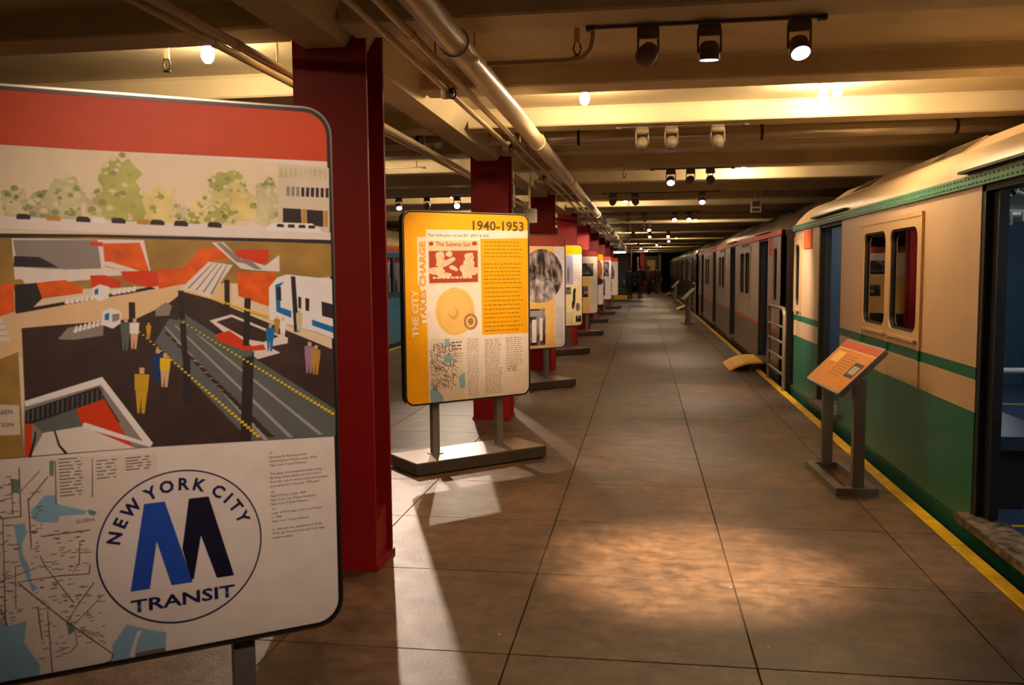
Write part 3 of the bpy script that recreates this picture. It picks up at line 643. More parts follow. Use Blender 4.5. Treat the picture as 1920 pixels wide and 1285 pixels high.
('tree_pale',0.467,0.175,0.486,0.173,0.484,0.151,0.467,0.153),
('tree_pale',0.467,0.153,0.483,0.151,0.479,0.121,0.475,0.121,0.475,0.145,0.472,0.121,0.469,0.122),
('grey',-0.216,-0.032,-0.038,0.018,0.075,-0.17,-0.224,-0.167),
('charcoal',-0.215,-0.05,-0.045,-0.001,-0.032,-0.034,0,-0.098,-0.217,-0.084),
('slate',-0.21,-0.05,-0.207,-0.049,-0.209,-0.08,-0.212,-0.081),
('slate',-0.199,-0.048,-0.196,-0.046,-0.198,-0.077,-0.201,-0.078),
('slate',-0.188,-0.045,-0.185,-0.044,-0.187,-0.074,-0.19,-0.075),
('slate',-0.177,-0.042,-0.174,-0.041,-0.176,-0.071,-0.179,-0.072),
('slate',-0.165,-0.039,-0.163,-0.038,-0.165,-0.068,-0.167,-0.069),
('slate',-0.154,-0.036,-0.152,-0.035,-0.154,-0.065,-0.156,-0.066),
('slate',-0.143,-0.033,-0.14,-0.032,-0.142,-0.062,-0.145,-0.063),
('slate',-0.132,-0.03,-0.129,-0.029,-0.131,-0.059,-0.134,-0.06),
('slate',-0.12,-0.027,-0.118,-0.026,-0.12,-0.056,-0.122,-0.058),
('slate',-0.109,-0.024,-0.106,-0.023,-0.108,-0.053,-0.111,-0.055),
('slate',-0.097,-0.021,-0.095,-0.02,-0.097,-0.05,-0.099,-0.052),
('slate',-0.086,-0.018,-0.083,-0.017,-0.085,-0.048,-0.088,-0.049),
('slate',-0.074,-0.015,-0.072,-0.014,-0.074,-0.045,-0.076,-0.046),
('slate',-0.063,-0.012,-0.06,-0.01,-0.062,-0.042,-0.065,-0.043),
('slate',-0.051,-0.009,-0.048,-0.007,-0.05,-0.038,-0.053,-0.04),
('slate',-0.039,-0.005,-0.036,-0.004,-0.039,-0.035,-0.041,-0.037),
('white',-0.215,-0.026,-0.037,0.024,0.078,-0.162,0.062,-0.168,-0.041,0.004,-0.214,-0.04),
('orange_red',-0.102,-0.054,-0.035,-0.034,0.025,-0.16,0.035,-0.17,-0.053,-0.123,-0.088,-0.101),
('orange_red',-0.217,-0.084,-0.2,-0.084,-0.208,-0.166,-0.221,-0.167),
('slate',-0.2,-0.084,-0.102,-0.054,-0.088,-0.101,-0.178,-0.11),
('paper',-0.208,-0.166,-0.178,-0.11,-0.088,-0.101,0.035,-0.17),
('white',-0.087,-0.094,-0.082,-0.092,0.076,-0.164,0.07,-0.171,-0.088,-0.104),
('charcoal',-0.213,-0.168,-0.198,-0.117,-0.197,-0.104,-0.193,-0.104,-0.194,-0.121,-0.207,-0.169),
('charcoal',-0.155,-0.104,-0.151,-0.104,-0.141,-0.145,-0.125,-0.167,-0.132,-0.169,-0.146,-0.147),
('tan',-0.643,0.023,-0.284,0.074,-0.217,0.098,-0.215,0.136,-0.28,0.121,-0.639,0.073),
('earth',-0.645,-0.002,-0.284,0.074,-0.223,0.098,-0.223,-0.167,-0.301,-0.166,-0.658,-0.16),
('stone',-0.646,-0.015,-0.291,-0.028,-0.228,-0.036,-0.228,-0.11,-0.297,-0.107,-0.652,-0.09),
('paper',-0.276,0.179,-0.252,0.182,-0.251,0.171,-0.277,0.168),
('paper',-0.277,0.164,-0.249,0.167,-0.247,0.156,-0.278,0.153),
('paper',-0.278,0.149,-0.245,0.152,-0.244,0.141,-0.279,0.139),
('paper',-0.279,0.135,-0.242,0.137,-0.24,0.126,-0.28,0.124)]
MAP1=[
('map_paper',-0.658,-0.16,-0.301,-0.166,0.085,-0.192,0.087,-0.243,-0.016,-0.344,0.091,-0.686,0.087,-0.761,-0.343,-0.744,-0.704,-0.718),
('water',-0.677,-0.382,-0.388,-0.402,-0.328,-0.54,-0.279,-0.597,-0.238,-0.59,-0.246,-0.646,-0.213,-0.712,-0.216,-0.743,-0.343,-0.744,-0.704,-0.718),
('water',-0.216,-0.309,-0.183,-0.272,-0.158,-0.273,-0.154,-0.298,-0.086,-0.324,-0.093,-0.333,-0.15,-0.329,-0.157,-0.345,-0.194,-0.341,-0.211,-0.331),
('water',-0.254,-0.337,-0.23,-0.337,-0.226,-0.363,-0.239,-0.389,-0.238,-0.418,-0.226,-0.449,-0.222,-0.493,-0.208,-0.51,-0.221,-0.516,-0.233,-0.476,-0.246,-0.43,-0.25,-0.38),
('water',-0.044,-0.695,-0.006,-0.644,0.044,-0.668,0.091,-0.685,0.087,-0.761,-0.043,-0.759),
('map_paper',-0.003,-0.729,0.019,-0.668,0.03,-0.67,0.015,-0.703,0.007,-0.744),
('park',-0.168,-0.184,-0.157,-0.184,-0.16,-0.224,-0.169,-0.222),
('park',-0.255,-0.22,-0.237,-0.224,-0.239,-0.26,-0.255,-0.254),
('park',-0.314,-0.344,-0.298,-0.344,-0.301,-0.397,-0.318,-0.394),
('park',-0.084,-0.32,-0.064,-0.33,-0.073,-0.34,-0.085,-0.332),
('park',-0.148,-0.614,-0.135,-0.614,-0.131,-0.638,-0.145,-0.647),
('line_brown',-0.282,-0.213,-0.301,-0.532,-0.298,-0.533,-0.28,-0.214),
('line_brown',-0.301,-0.533,-0.28,-0.598,-0.278,-0.597,-0.298,-0.532),
('line_brown',-0.237,-0.193,-0.239,-0.319,-0.236,-0.319,-0.234,-0.193),
('line_brown',-0.237,-0.317,-0.277,-0.317,-0.277,-0.32,-0.237,-0.32),
('line_brown',-0.278,-0.319,-0.286,-0.593,-0.283,-0.593,-0.276,-0.319),
('line_brown',-0.294,-0.212,-0.298,-0.294,-0.295,-0.295,-0.291,-0.212),
('line_brown',-0.297,-0.295,-0.278,-0.32,-0.276,-0.318,-0.295,-0.293),
('line_brown',-0.254,-0.225,-0.256,-0.313,-0.254,-0.313,-0.252,-0.225),
('line_brown',-0.312,-0.375,-0.319,-0.528,-0.317,-0.529,-0.309,-0.376),
('line_brown',-0.257,-0.443,-0.261,-0.556,-0.259,-0.556,-0.255,-0.443),
('line_brown',-0.252,-0.491,-0.226,-0.522,-0.224,-0.519,-0.25,-0.488),
('line_brown',-0.226,-0.522,-0.188,-0.566,-0.186,-0.564,-0.224,-0.519),
('line_brown',-0.188,-0.566,-0.139,-0.622,-0.137,-0.619,-0.186,-0.564),
('line_brown',-0.221,-0.273,-0.22,-0.379,-0.217,-0.379,-0.218,-0.273),
('line_brown',-0.22,-0.379,-0.219,-0.407,-0.217,-0.408,-0.217,-0.379),
('line_brown',-0.196,-0.378,-0.083,-0.377,-0.083,-0.374,-0.196,-0.375),
('line_brown',-0.201,-0.426,-0.191,-0.457,-0.188,-0.456,-0.199,-0.425),
('line_brown',-0.19,-0.457,-0.129,-0.565,-0.127,-0.563,-0.188,-0.456),
('line_brown',-0.213,-0.56,-0.207,-0.648,-0.204,-0.648,-0.21,-0.56),
('line_brown',-0.191,-0.572,-0.188,-0.741,-0.185,-0.741,-0.189,-0.572),
('line_brown',-0.187,-0.739,-0.196,-0.737,-0.197,-0.74,-0.187,-0.742),
('line_brown',-0.139,-0.622,-0.044,-0.719,-0.042,-0.717,-0.137,-0.619),
('line_brown',-0.044,-0.717,-0.049,-0.735,-0.046,-0.737,-0.041,-0.719),
('line_brown',-0.049,-0.734,-0.083,-0.751,-0.081,-0.755,-0.047,-0.738),
('line_brown',-0.253,-0.487,-0.154,-0.487,-0.154,-0.484,-0.253,-0.485),
('line_brown',-0.154,-0.487,-0.091,-0.493,-0.091,-0.49,-0.154,-0.484),
('line_brown',-0.089,-0.492,-0.085,-0.47,-0.088,-0.47,-0.092,-0.491),
('line_brown',-0.131,-0.623,-0.062,-0.557,-0.063,-0.555,-0.132,-0.621),
('line_brown',-0.236,-0.257,-0.19,-0.208,-0.191,-0.206,-0.237,-0.255),
('line_brown',-0.174,-0.223,-0.22,-0.279,-0.218,-0.281,-0.172,-0.225),
('line_brown',-0.109,-0.4,-0.113,-0.457,-0.11,-0.458,-0.107,-0.4),
('line_brown',-0.112,-0.457,-0.129,-0.482,-0.128,-0.484,-0.111,-0.459),
('line_brown',-0.149,-0.618,-0.121,-0.573,-0.123,-0.572,-0.151,-0.617),
('line_brown',-0.121,-0.574,-0.078,-0.517,-0.08,-0.515,-0.123,-0.572),
('line_brown',-0.13,-0.637,-0.127,-0.675,-0.125,-0.675,-0.128,-0.637),
('line_brown',-0.127,-0.674,-0.143,-0.692,-0.142,-0.694,-0.125,-0.676),
('line_brown',-0.323,-0.472,-0.288,-0.479,-0.288,-0.477,-0.323,-0.47),
('line_brown',-0.288,-0.479,-0.208,-0.456,-0.208,-0.454,-0.289,-0.477),
('line_brown',-0.532,-0.253,-0.495,-0.475,-0.493,-0.475,-0.53,-0.253),
('line_brown',-0.495,-0.476,-0.4,-0.553,-0.399,-0.551,-0.494,-0.474),
('line_brown',-0.442,-0.215,-0.433,-0.379,-0.43,-0.379,-0.44,-0.215),
('line_brown',-0.377,-0.239,-0.369,-0.447,-0.367,-0.447,-0.375,-0.239),
('map_ink',-0.07,-0.187,-0.068,-0.187,-0.072,-0.29,-0.075,-0.29),
('map_ink',-0.156,-0.185,-0.153,-0.186,-0.156,-0.298,-0.159,-0.297),
('map_ink',0.013,-0.727,0.087,-0.727,0.087,-0.739,0.012,-0.741)]
ART2=[
('paper',-0.378,0.609,0.569,0.617,0.587,-0.761,-0.371,-0.769,-0.377,-0.11,-0.384,-0.11,-0.443,-0.107,-0.438,0.186,-0.46,0.187,-0.458,0.548,-0.379,0.551),
('amber',0.106,0.543,0.568,0.555,0.563,-0.231,0.115,-0.229),
('cartoon_pale',-0.365,0.522,0.094,0.531,0.092,0.191,-0.368,0.186),
('cartoon_red',-0.36,0.444,0.08,0.451,0.079,0.2,-0.359,0.196),
('cartoon_red',-0.318,0.5,-0.32,0.493,-0.325,0.488,-0.334,0.484,-0.343,0.485,-0.352,0.487,-0.358,0.492,-0.359,0.499,-0.357,0.506,-0.351,0.512,-0.343,0.514,-0.333,0.515,-0.325,0.512,-0.319,0.507),
('cartoon_red',0.078,0.506,0.075,0.498,0.067,0.491,0.057,0.488,0.046,0.489,0.036,0.492,0.028,0.497,0.026,0.505,0.029,0.512,0.037,0.519,0.046,0.523,0.058,0.523,0.068,0.52,0.075,0.513),
('cartoon_pale',-0.22,0.407,-0.224,0.389,-0.239,0.379,-0.256,0.367,-0.274,0.375,-0.294,0.369,-0.295,0.387,-0.303,0.406,-0.297,0.425,-0.293,0.431,-0.274,0.438,-0.255,0.442,-0.236,0.444,-0.229,0.427),
('cartoon_pale',-0.203,0.35,-0.203,0.336,-0.222,0.32,-0.237,0.316,-0.258,0.305,-0.276,0.313,-0.299,0.333,-0.295,0.35,-0.294,0.367,-0.278,0.382,-0.26,0.388,-0.237,0.392,-0.22,0.379,-0.195,0.368),
('cartoon_pale',-0.217,0.29,-0.229,0.276,-0.257,0.264,-0.277,0.265,-0.312,0.26,-0.345,0.267,-0.367,0.275,-0.355,0.29,-0.366,0.306,-0.336,0.315,-0.311,0.319,-0.278,0.319,-0.249,0.316,-0.231,0.303),
('cartoon_pale',-0.159,0.257,-0.17,0.245,-0.192,0.24,-0.212,0.236,-0.239,0.234,-0.268,0.242,-0.278,0.248,-0.295,0.257,-0.289,0.266,-0.262,0.277,-0.242,0.28,-0.214,0.277,-0.188,0.273,-0.165,0.269),
('cartoon_pale',-0.134,0.394,-0.122,0.383,-0.133,0.37,-0.156,0.355,-0.179,0.341,-0.199,0.331,-0.218,0.329,-0.238,0.333,-0.222,0.345,-0.226,0.361,-0.203,0.377,-0.179,0.385,-0.155,0.398,-0.136,0.399),
('cartoon_pale',-0.105,0.291,-0.113,0.288,-0.123,0.288,-0.14,0.295,-0.161,0.3,-0.178,0.31,-0.188,0.321,-0.174,0.329,-0.169,0.333,-0.161,0.333,-0.141,0.331,-0.123,0.319,-0.112,0.311,-0.102,0.3),
('cartoon_pale',0.044,0.402,0.043,0.385,0.025,0.371,0.012,0.363,-0.012,0.374,-0.032,0.37,-0.035,0.387,-0.043,0.401,-0.041,0.416,-0.032,0.423,-0.008,0.43,0.009,0.43,0.035,0.433,0.036,0.417),
('cartoon_pale',0.049,0.345,0.044,0.326,0.033,0.314,0.009,0.308,-0.012,0.304,-0.038,0.314,-0.041,0.329,-0.052,0.344,-0.054,0.361,-0.038,0.378,-0.012,0.382,0.012,0.387,0.032,0.379,0.047,0.361),
('cartoon_pale',-0.011,0.304,-0.021,0.289,-0.026,0.272,-0.039,0.271,-0.059,0.265,-0.07,0.277,-0.078,0.287,-0.089,0.304,-0.086,0.32,-0.074,0.332,-0.055,0.339,-0.042,0.333,-0.022,0.326,-0.02,0.317),
('cartoon_pale',0.1,0.29,0.077,0.274,0.066,0.261,0.05,0.254,0.023,0.257,-0,0.269,-0.016,0.276,-0.021,0.29,-0.015,0.307,0.01,0.314,0.026,0.326,0.049,0.318,0.068,0.317,0.092,0.304),
('cartoon_pale',0.027,0.256,0.022,0.247,0.006,0.239,-0.006,0.236,-0.03,0.238,-0.05,0.238,-0.064,0.247,-0.065,0.256,-0.067,0.265,-0.042,0.275,-0.03,0.278,-0.007,0.279,0.008,0.272,0.02,0.266),
('cartoon_pale',-0.152,0.421,-0.15,0.41,-0.164,0.403,-0.176,0.397,-0.191,0.402,-0.202,0.407,-0.213,0.412,-0.212,0.42,-0.211,0.431,-0.2,0.44,-0.19,0.442,-0.175,0.444,-0.159,0.438,-0.153,0.431),
('coin',0.049,-0.036,0.043,-0.079,0.028,-0.118,0.005,-0.155,-0.024,-0.185,-0.059,-0.203,-0.098,-0.215,-0.138,-0.22,-0.178,-0.214,-0.215,-0.197,-0.248,-0.172,-0.276,-0.14,-0.295,-0.106,-0.308,-0.065,-0.312,-0.024,-0.305,0.017,-0.293,0.056,-0.271,0.091,-0.244,0.119,-0.21,0.14,-0.172,0.155,-0.132,0.16,-0.092,0.152,-0.053,0.138,-0.019,0.116,0.008,0.085,0.031,0.048,0.042,0.007),
('coin_dark',-0.099,-0.047,-0.103,-0.062,-0.11,-0.075,-0.12,-0.087,-0.134,-0.091,-0.148,-0.095,-0.162,-0.093,-0.176,-0.082,-0.187,-0.072,-0.191,-0.059,-0.194,-0.044,-0.192,-0.029,-0.184,-0.017,-0.173,-0.005,-0.161,0.001,-0.147,0.002,-0.133,-0,-0.119,-0.009,-0.109,-0.019,-0.102,-0.032),
('coin',-0.126,-0.035,-0.128,-0.048,-0.134,-0.059,-0.142,-0.065,-0.152,-0.068,-0.163,-0.069,-0.172,-0.063,-0.18,-0.057,-0.187,-0.046,-0.188,-0.033,-0.185,-0.022,-0.18,-0.011,-0.171,-0.004,-0.162,-0.001,-0.151,0.001,-0.14,-0.005,-0.132,-0.012,-0.127,-0.023),
('seal',0.072,-0.12,0.07,-0.137,0.063,-0.153,0.051,-0.166,0.039,-0.176,0.024,-0.181,0.007,-0.183,-0.009,-0.18,-0.025,-0.172,-0.038,-0.162,-0.048,-0.147,-0.054,-0.131,-0.054,-0.114,-0.052,-0.098,-0.046,-0.081,-0.036,-0.068,-0.023,-0.06,-0.008,-0.052,0.009,-0.051,0.026,-0.054,0.041,-0.06,0.054,-0.072,0.064,-0.086,0.069,-0.103),
('coin',0.051,-0.119,0.049,-0.133,0.044,-0.146,0.033,-0.156,0.021,-0.162,0.007,-0.163,-0.006,-0.162,-0.019,-0.153,-0.028,-0.143,-0.035,-0.129,-0.035,-0.115,-0.035,-0.101,-0.027,-0.089,-0.017,-0.079,-0.005,-0.073,0.009,-0.071,0.022,-0.073,0.034,-0.081,0.044,-0.091,0.051,-0.105),
('seal',0.033,-0.118,0.027,-0.135,0.019,-0.14,0.008,-0.144,-0.006,-0.141,-0.012,-0.129,-0.019,-0.116,-0.016,-0.101,-0.006,-0.092,0.008,-0.089,0.022,-0.09,0.029,-0.105),
('map_paper',-0.361,-0.236,-0.088,-0.245,-0.049,-0.736,-0.366,-0.762),
('water',-0.368,-0.635,-0.311,-0.627,-0.251,-0.701,-0.252,-0.762,-0.365,-0.764),
('water',-0.245,-0.37,-0.184,-0.361,-0.154,-0.411,-0.193,-0.435,-0.239,-0.425),
('water',-0.109,-0.551,-0.052,-0.521,-0.05,-0.639,-0.095,-0.648),
('water',-0.235,-0.243,-0.189,-0.243,-0.195,-0.3,-0.229,-0.311)]
# ------------------------------------------------------------------ print colours
INK = dict(cream=(236,214,176), tree_pale=(204,196,148), tree_grey=(190,182,146), tree_green=(184,180,96), tree_gold=(226,206,128), leaf_a=(168,168,84), leaf_b=(226,212,150), leaf_c=(150,156,92), stone=(222,204,176), grey=(150,138,126),
 charcoal=(52,44,42), ochre=(196,146,62), paper=(236,222,206), white=(244,236,226), earth=(166,130,62), orange=(236,98,24), orange_red=(222,66,26), tan=(236,198,146), blue=(28,116,176),
 dark_brown=(66,50,42), slate=(104,106,100), pale_grey=(168,164,152), green_grey=(98,108,96), yellow_dot=(240,200,40), gold=(214,164,42), navy=(30,62,110), lilac=(170,130,150), skin=(226,180,140),
 map_paper=(228,212,194), water=(140,180,196), park=(108,140,108), line_brown=(120,74,66), map_ink=(120,104,98), map_red=(190,70,60), amber=(236,168,14), amber_ink=(140,92,16), cartoon_pale=(238,196,160),
 cartoon_red=(166,66,46), coin=(238,190,106), coin_dark=(216,164,84), seal=(150,110,84), ink=(70,60,56), ink_grey=(160,146,134), rust=(166,72,46), header_orange=(206,72,20), header_amber=(248,176,20),
 brown_red=(158,66,50), navy_ink=(26,30,78), logo_ground=(230,216,204), logo_blue=(38,78,176), logo_black=(24,22,46), pale_amber=(248,196,110), lavender=(226,214,216), red_coral=(214,92,80), orange_hdr=(236,84,50), photo_dark=(64,52,50), mid=(128,112,104), white_rose=(244,228,224), map_blue=(170,170,200), cream_old=(244,222,170), brown_hand=(180,96,60))
def ink(n):
    return mat('print_'+n, INK[n], .5, spec=.25, var=.05 if n not in ('tree_pale', 'tree_green', 'tree_gold', 'tree_grey', 'dark_brown', 'earth', 'orange') else .22, scale=14 if n != 'orange' else 24)
def photo_mat(name='print_photograph', lo=(40, 32, 32), hi=(215, 195, 190)):
    m = bpy.data.materials.new(name); m.use_nodes = True; nt = m.node_tree; b = nt.nodes['Principled BSDF']; b.inputs['Roughness'].default_value = .4
    tc = nt.nodes.new('ShaderNodeTexCoord'); n = nt.nodes.new('ShaderNodeTexNoise'); n.inputs['Scale'].default_value = 9; n.inputs['Detail'].default_value = 7
    mp = nt.nodes.new('ShaderNodeMapping'); mp.inputs['Scale'].default_value = (1.6, 1, .8); nt.links.new(tc.outputs['Object'], mp.inputs[0]); nt.links.new(mp.outputs[0], n.inputs['Vector'])
    r = nt.nodes.new('ShaderNodeValToRGB'); e = r.color_ramp.elements; e[0].position = .42; e[0].color = (*lin(lo), 1); e[1].position = .74; e[1].color = (*lin(hi), 1)
    nt.links.new(n.outputs['Fac'], r.inputs[0]); nt.links.new(r.outputs[0], b.inputs['Base Color']); return m
PHOTO = photo_mat(); PHOTO2 = photo_mat('print_photograph_light', (120, 104, 104), (250, 236, 232))
BASESIDE = mat('base_side_tone', (76, 68, 62), .5, .2)  # base sides set darker and duller than the top plate
ZB = 1.26                     # centre height of every board
FY = -.034                    # local y of the printed face
def art_mesh(data, name, parent, layer0=0, step=1.2e-5):
    """flat print: each row is (colour, x, z, x, z, ...); a list of rows shares one ink layer"""
    names = []; mb = MB()
    for k, item in enumerate(data):
        y = FY-.0006-(layer0+k)*step
        for row in (item if isinstance(item, list) else [item]):
            c = row[0]; pts = row[1:]
            if c not in names: names.append(c)
            q = [(max(-.572, min(.572, pts[i])), y, ZB+max(-.742, min(.742, pts[i+1]))) for i in range(0, len(pts), 2)]
            a = sum(q[i][0]*q[(i+1) % len(q)][2]-q[(i+1) % len(q)][0]*q[i][2] for i in range(len(q)))
            mb.face(q if a > 0 else list(reversed(q)), names.index(c))
    return mb.build(name, [PHOTO if n == 'photo' else (PHOTO2 if n == 'photo_light' else ink(n)) for n in names], parent)
def rects(*rs): return [(c, x0, z0, x1, z0, x1, z1, x0, z1) for c, x0, x1, z0, z1 in rs]
def ell(c, cx, cz, rx, rz, n=32): return (c,)+tuple(v for k in range(n) for v in (cx+rx*math.cos(2*math.pi*k/n), cz+rz*math.sin(2*math.pi*k/n)))
def text_lines(x0, z0, x1, z1, n, c, h, rnd):
    out = []
    for k in range(n):
        z = z0+(z1-z0)*k/max(1, n-1); x = x0
        end = x1-rnd.uniform(0, .12)*(x1-x0)
        while x < end:                                   # printed words as short dashes
            wd = min(rnd.uniform(.012, .045), end-x); out.append((c, x, z-h, x+wd, z-h, x+wd, z, x, z)); x += wd+.009
    return out
def panel(x, y, deg, label, header, hz, zbase=None):
    t = empty('display_panel', (x, y, 0), R(deg), label, 'display panel', 'free-standing exhibit panels')
    out = rrect(-.58, .58, ZB-.75, ZB+.75, .075, 8)
    mb = MB(); mb.prism(out, -.03, .03, 'y'); mb.build('board', TRIM, t, weld=True)
    i1 = rrect(-.573, .573, ZB-.743, ZB+.743, .069, 8)
    i0_ = rrect(-.577, .577, ZB-.747, ZB+.747, .072, 8); MB().ring(rrect(-.582, .582, ZB-.752, ZB+.752, .077, 8), i0_, -.0375, -.028).build('edge_trim', CHROME, t)
    MB().ring(i0_, rrect(-.568, .568, ZB-.738, ZB+.738, .064, 8), -.0355, -.032).build('gasket', TRIM, t)
    # printed sheet: header and ground
    ip = rrect(-.5705, .5705, ZB-.7405, ZB+.7405, .066, 8)
    top = [p for p in ip if p[1] > ZB+hz]; bot = [p for p in ip if p[1] <= ZB+hz]
    n9 = 9
    hd = MB(); hp = ip[0:18]; hd.face([(.5705, FY, ZB+hz)] + [(a, FY, b) for a, b in hp] + [(-.5705, FY, ZB+hz)]); hd.build('header_print', ink(header), t)
    gd = MB(); gp = ip[18:36]; gd.face([(-.5705, FY, ZB+hz)] + [(a, FY, b) for a, b in gp] + [(.5705, FY, ZB+hz)]); gd.build('ground_print', ink('paper'), t)
    for s in (-.30, .30):
        MB().box(s-.03, s+.03, .0, .05, .09, ZB-.60).build('post', GREYST, t)
        MB().box(s-.05, s+.05, -.02, .07, .100, .109).build('post_flange', GREYST, t)
    MB().cbox(-.60, .60, -.235, .235, .012, .10, .004).build('base', BASESIDE, t)
    MB().box(-.592, .592, -.227, .227, .0995, .103).build('base_top', BASEST, t)
    MB().box(-.58, .58, -.215, .215, 0, .012).build('base_pad', TRIM, t)
    return t
rnd = random.Random(11)
# panel 1 -----------------------------------------------------------
p1 = panel(-1.375, 2.11, 35, 'large exhibit panel in the foreground with station drawing, subway map and blue M logo', 'header_orange', .603)
A = []
for row in ART1:
    A.append(row)
    if row[0].startswith('tree'):                        # leaf clusters over each crown
        px = row[1::2]; pz = row[2::2]; cx = sum(px)/len(px); cz = sum(pz)/len(pz); hx = (max(px)-min(px))/2; hz = (max(pz)-min(pz))/2
        lay = [[], [], [], []]
        for k in range(26 if hx > .012 else 0):
            a_ = rnd.uniform(0, 6.28); q_ = rnd.uniform(.1, 1.12)**.6; ex = cx+hx*q_*math.cos(a_); ez = cz+hz*q_*math.sin(a_); sz = rnd.uniform(.003, .009)
            lay[k % 4].append(ell(rnd.choice(('leaf_a', 'leaf_b', 'leaf_b', row[0], 'leaf_c') if row[0] != 'tree_gold' else ('leaf_b', 'leaf_b', 'leaf_a', row[0])), ex, ez, sz*1.2, sz, 7))
        A += [l_ for l_ in lay if l_]
for (xa, za), (xb, zb), n in (((.166, .158), (.574, -.128), 40), ((.057, .137), (.359, -.176), 36), ((.185, .241), (.396, .164), 24)):
    A.append([])
    for k in range(n):
        f = k/n; cx = xa+(xb-xa)*f; cz = za+(zb-za)*f; d = .0022+.0032*f
        A[-1].append(('yellow_dot', cx-d, cz-d*.7, cx+d, cz-d*.7, cx+d, cz+d*.7, cx-d, cz+d*.7))
art_mesh(A, 'station_drawing_print', p1)
M1 = list(MAP1)+[[]]; ticks = M1[-1]
for (xa, za), (xb, zb), n in (((-.3, -.211), (-.248, -.587), 90), ((-.22, -.365), (-.089, -.565), 80), ((-.221, -.55), (-.06, -.70), 60), ((-.218, -.252), (-.184, -.371), 14), ((-.56, -.22), (-.31, -.62), 120)):
    for k in range(n):
        cx = rnd.uniform(xa, xb); cz = rnd.uniform(zb, za); ww = rnd.uniform(.003, .009)
        ticks.append(('map_ink', cx-ww, cz-.0011, cx+ww, cz-.0011, cx+ww, cz+.0011, cx-ww, cz+.0011))
for i, ((xa, za), (xb, zb)) in enumerate((((-.148, -.181), (-.092, -.276)), ((-.061, -.194), (-.012, -.24)), ((.009, -.194), (.071, -.225)))):
    M1 += [text_lines(xa, za, xb, zb, (12, 6, 5)[i], 'map_ink', .0028, rnd)]
art_mesh(M1, 'subway_map_print', p1)
# logo
LCX, LCZ, LR = .14, -.453, .212
lg = [ell('logo_ground', LCX, LCZ, LR, LR, 64)]
lg += [('logo_blue', .049, -.323, .101, -.323, .164, -.557, .109, -.557, .0765, -.43, .0545, -.557, .0065, -.557),
       ('logo_black', .162, -.323, .2135, -.323, .2735, -.556, .227, -.556, .1895, -.43, .167, -.548, .160, -.549, .140, -.46)]
art_mesh(lg, 'logo_print', p1, 120)
mb = MB(); n = 72
ro, ri = LR, LR-.0042
mb.ring([(LCX+ro*math.cos(2*math.pi*k/n), ZB+LCZ+ro*math.sin(2*math.pi*k/n)) for k in range(n)], [(LCX+ri*math.cos(2*math.pi*k/n), ZB+LCZ+ri*math.sin(2*math.pi*k/n)) for k in range(n)], FY-.0027, FY-.0022); mb.build('logo_ring', ink('navy_ink'), p1)
NV = ink('navy_ink'); RT = .157
angs = [('N', 164), ('E', 150.5), ('W', 135), ('Y', 115), ('O', 101), ('R', 87), ('K', 73.5), ('C', 55), ('I', 43.5), ('T', 33), ('Y', 20.5)]
for ch, adeg in angs:
    a = R(adeg); text_mesh(ch, .046, NV, p1, LCX+RT*math.cos(a), FY-.0026, ZB+LCZ+RT*math.sin(a), 'CENTER', R(adeg-90), name='logo_letter', bold=.0016)
text_mesh('TRANSIT', .048, NV, p1, .006, FY-.0026, ZB-.615, 'LEFT', 0, width=.268, name='logo_letters', bold=.0012)
# captions
IK = ink('ink'); IG = ink('ink_grey')
def caption(lines, x, z, size, m, parent, lead=1.25, y=FY-.001):
    for k, l in enumerate(lines):
        if l: text_mesh(l, size, m, parent, x, y, ZB+z-size*lead*k, name='caption_line')
caption(['1F', 'Drawing for Bowling Green', 'Modernization Project, early 1970s', 'New York Transit Museum', '', 'The upper and mezzanine levels of the', 'Bowling Green Station on the 4 and 5', 'lines was one of several important projects', 'accomplished in the early 1970s and'], .380, -.223, .0095, IK, p1)
caption(['1G', 'Rapid Transit Guide, 1969', 'New York City Transit Authority', 'New York Transit Museum'], .380, -.335, .0095, IK, p1)
caption(['1H', 'Logo of MTA New York City Transit', 'c. 1968', 'New York Transit Museum', '', 'In 1968 with the establishment of the', 'MTA, the Transit Authority\'s new logo', 'made its debut.'], .382, -.385, .0095, IK, p1)
text_mesh('BOWLING GREEN', .0145, IK, p1, -.241, FY-.0052, ZB-.055, 'RIGHT', name='sign_letters'); text_mesh('SUBWAY STATION', .0145, IK, p1, -.241, FY-.0052, ZB-.087, 'RIGHT', name='sign_letters')
text_mesh('QUEENS', .012, ink('map_ink'), p1, -.115, FY-.0024, ZB-.352, 'LEFT', name='map_letters'); text_mesh('BROOKLYN', .012, ink('map_ink'), p1, -.12, FY-.0024, ZB-.64, 'LEFT', R(-28), name='map_letters')
# panel 2 -----------------------------------------------------------
p2 = panel(-1.39, 6.85, 42, 'yellow exhibit panel headed 1940-1953 with map, seal and red cartoon', 'header_amber', .578)
A = [('header_amber', -.572, -.742, -.38, -.742, -.385, .578, -.572, .578)] + list(ART2)
for (xa, za), (xb, zb), n, h in (((-.174, -.271), (-.074, -.324), 3, .009), ((-.153, -.363), (-.06, -.425), 4, .006), ((-.029, -.255), (.085, -.359), 8, .005), ((-.031, -.381), (.082, -.526), 10, .005), ((-.025, -.547), (.083, -.708), 11, .005), ((.138, -.265), (.296, -.487), 15, .006), ((.141, -.503), (.31, -.703), 14, .006), ((.342, -.262), (.509, -.482), 14, .006), ((.353, -.499), (.464, -.533), 3, .006)):
    A.append(text_lines(xa, za, xb, zb, n, 'ink_grey' if n > 3 else 'ink', h, rnd))
for (xa, za), (xb, zb), n in (((.132, .521), (.545, .405), 5), ((.129, .345), (.543, .192), 6), ((.127, .152), (.54, -.194), 11)):
    A.append(text_lines(xa+.01, za, xb-.02, zb, n, 'amber_ink', .0065, rnd))
A.append([]); strokes = A[-1]
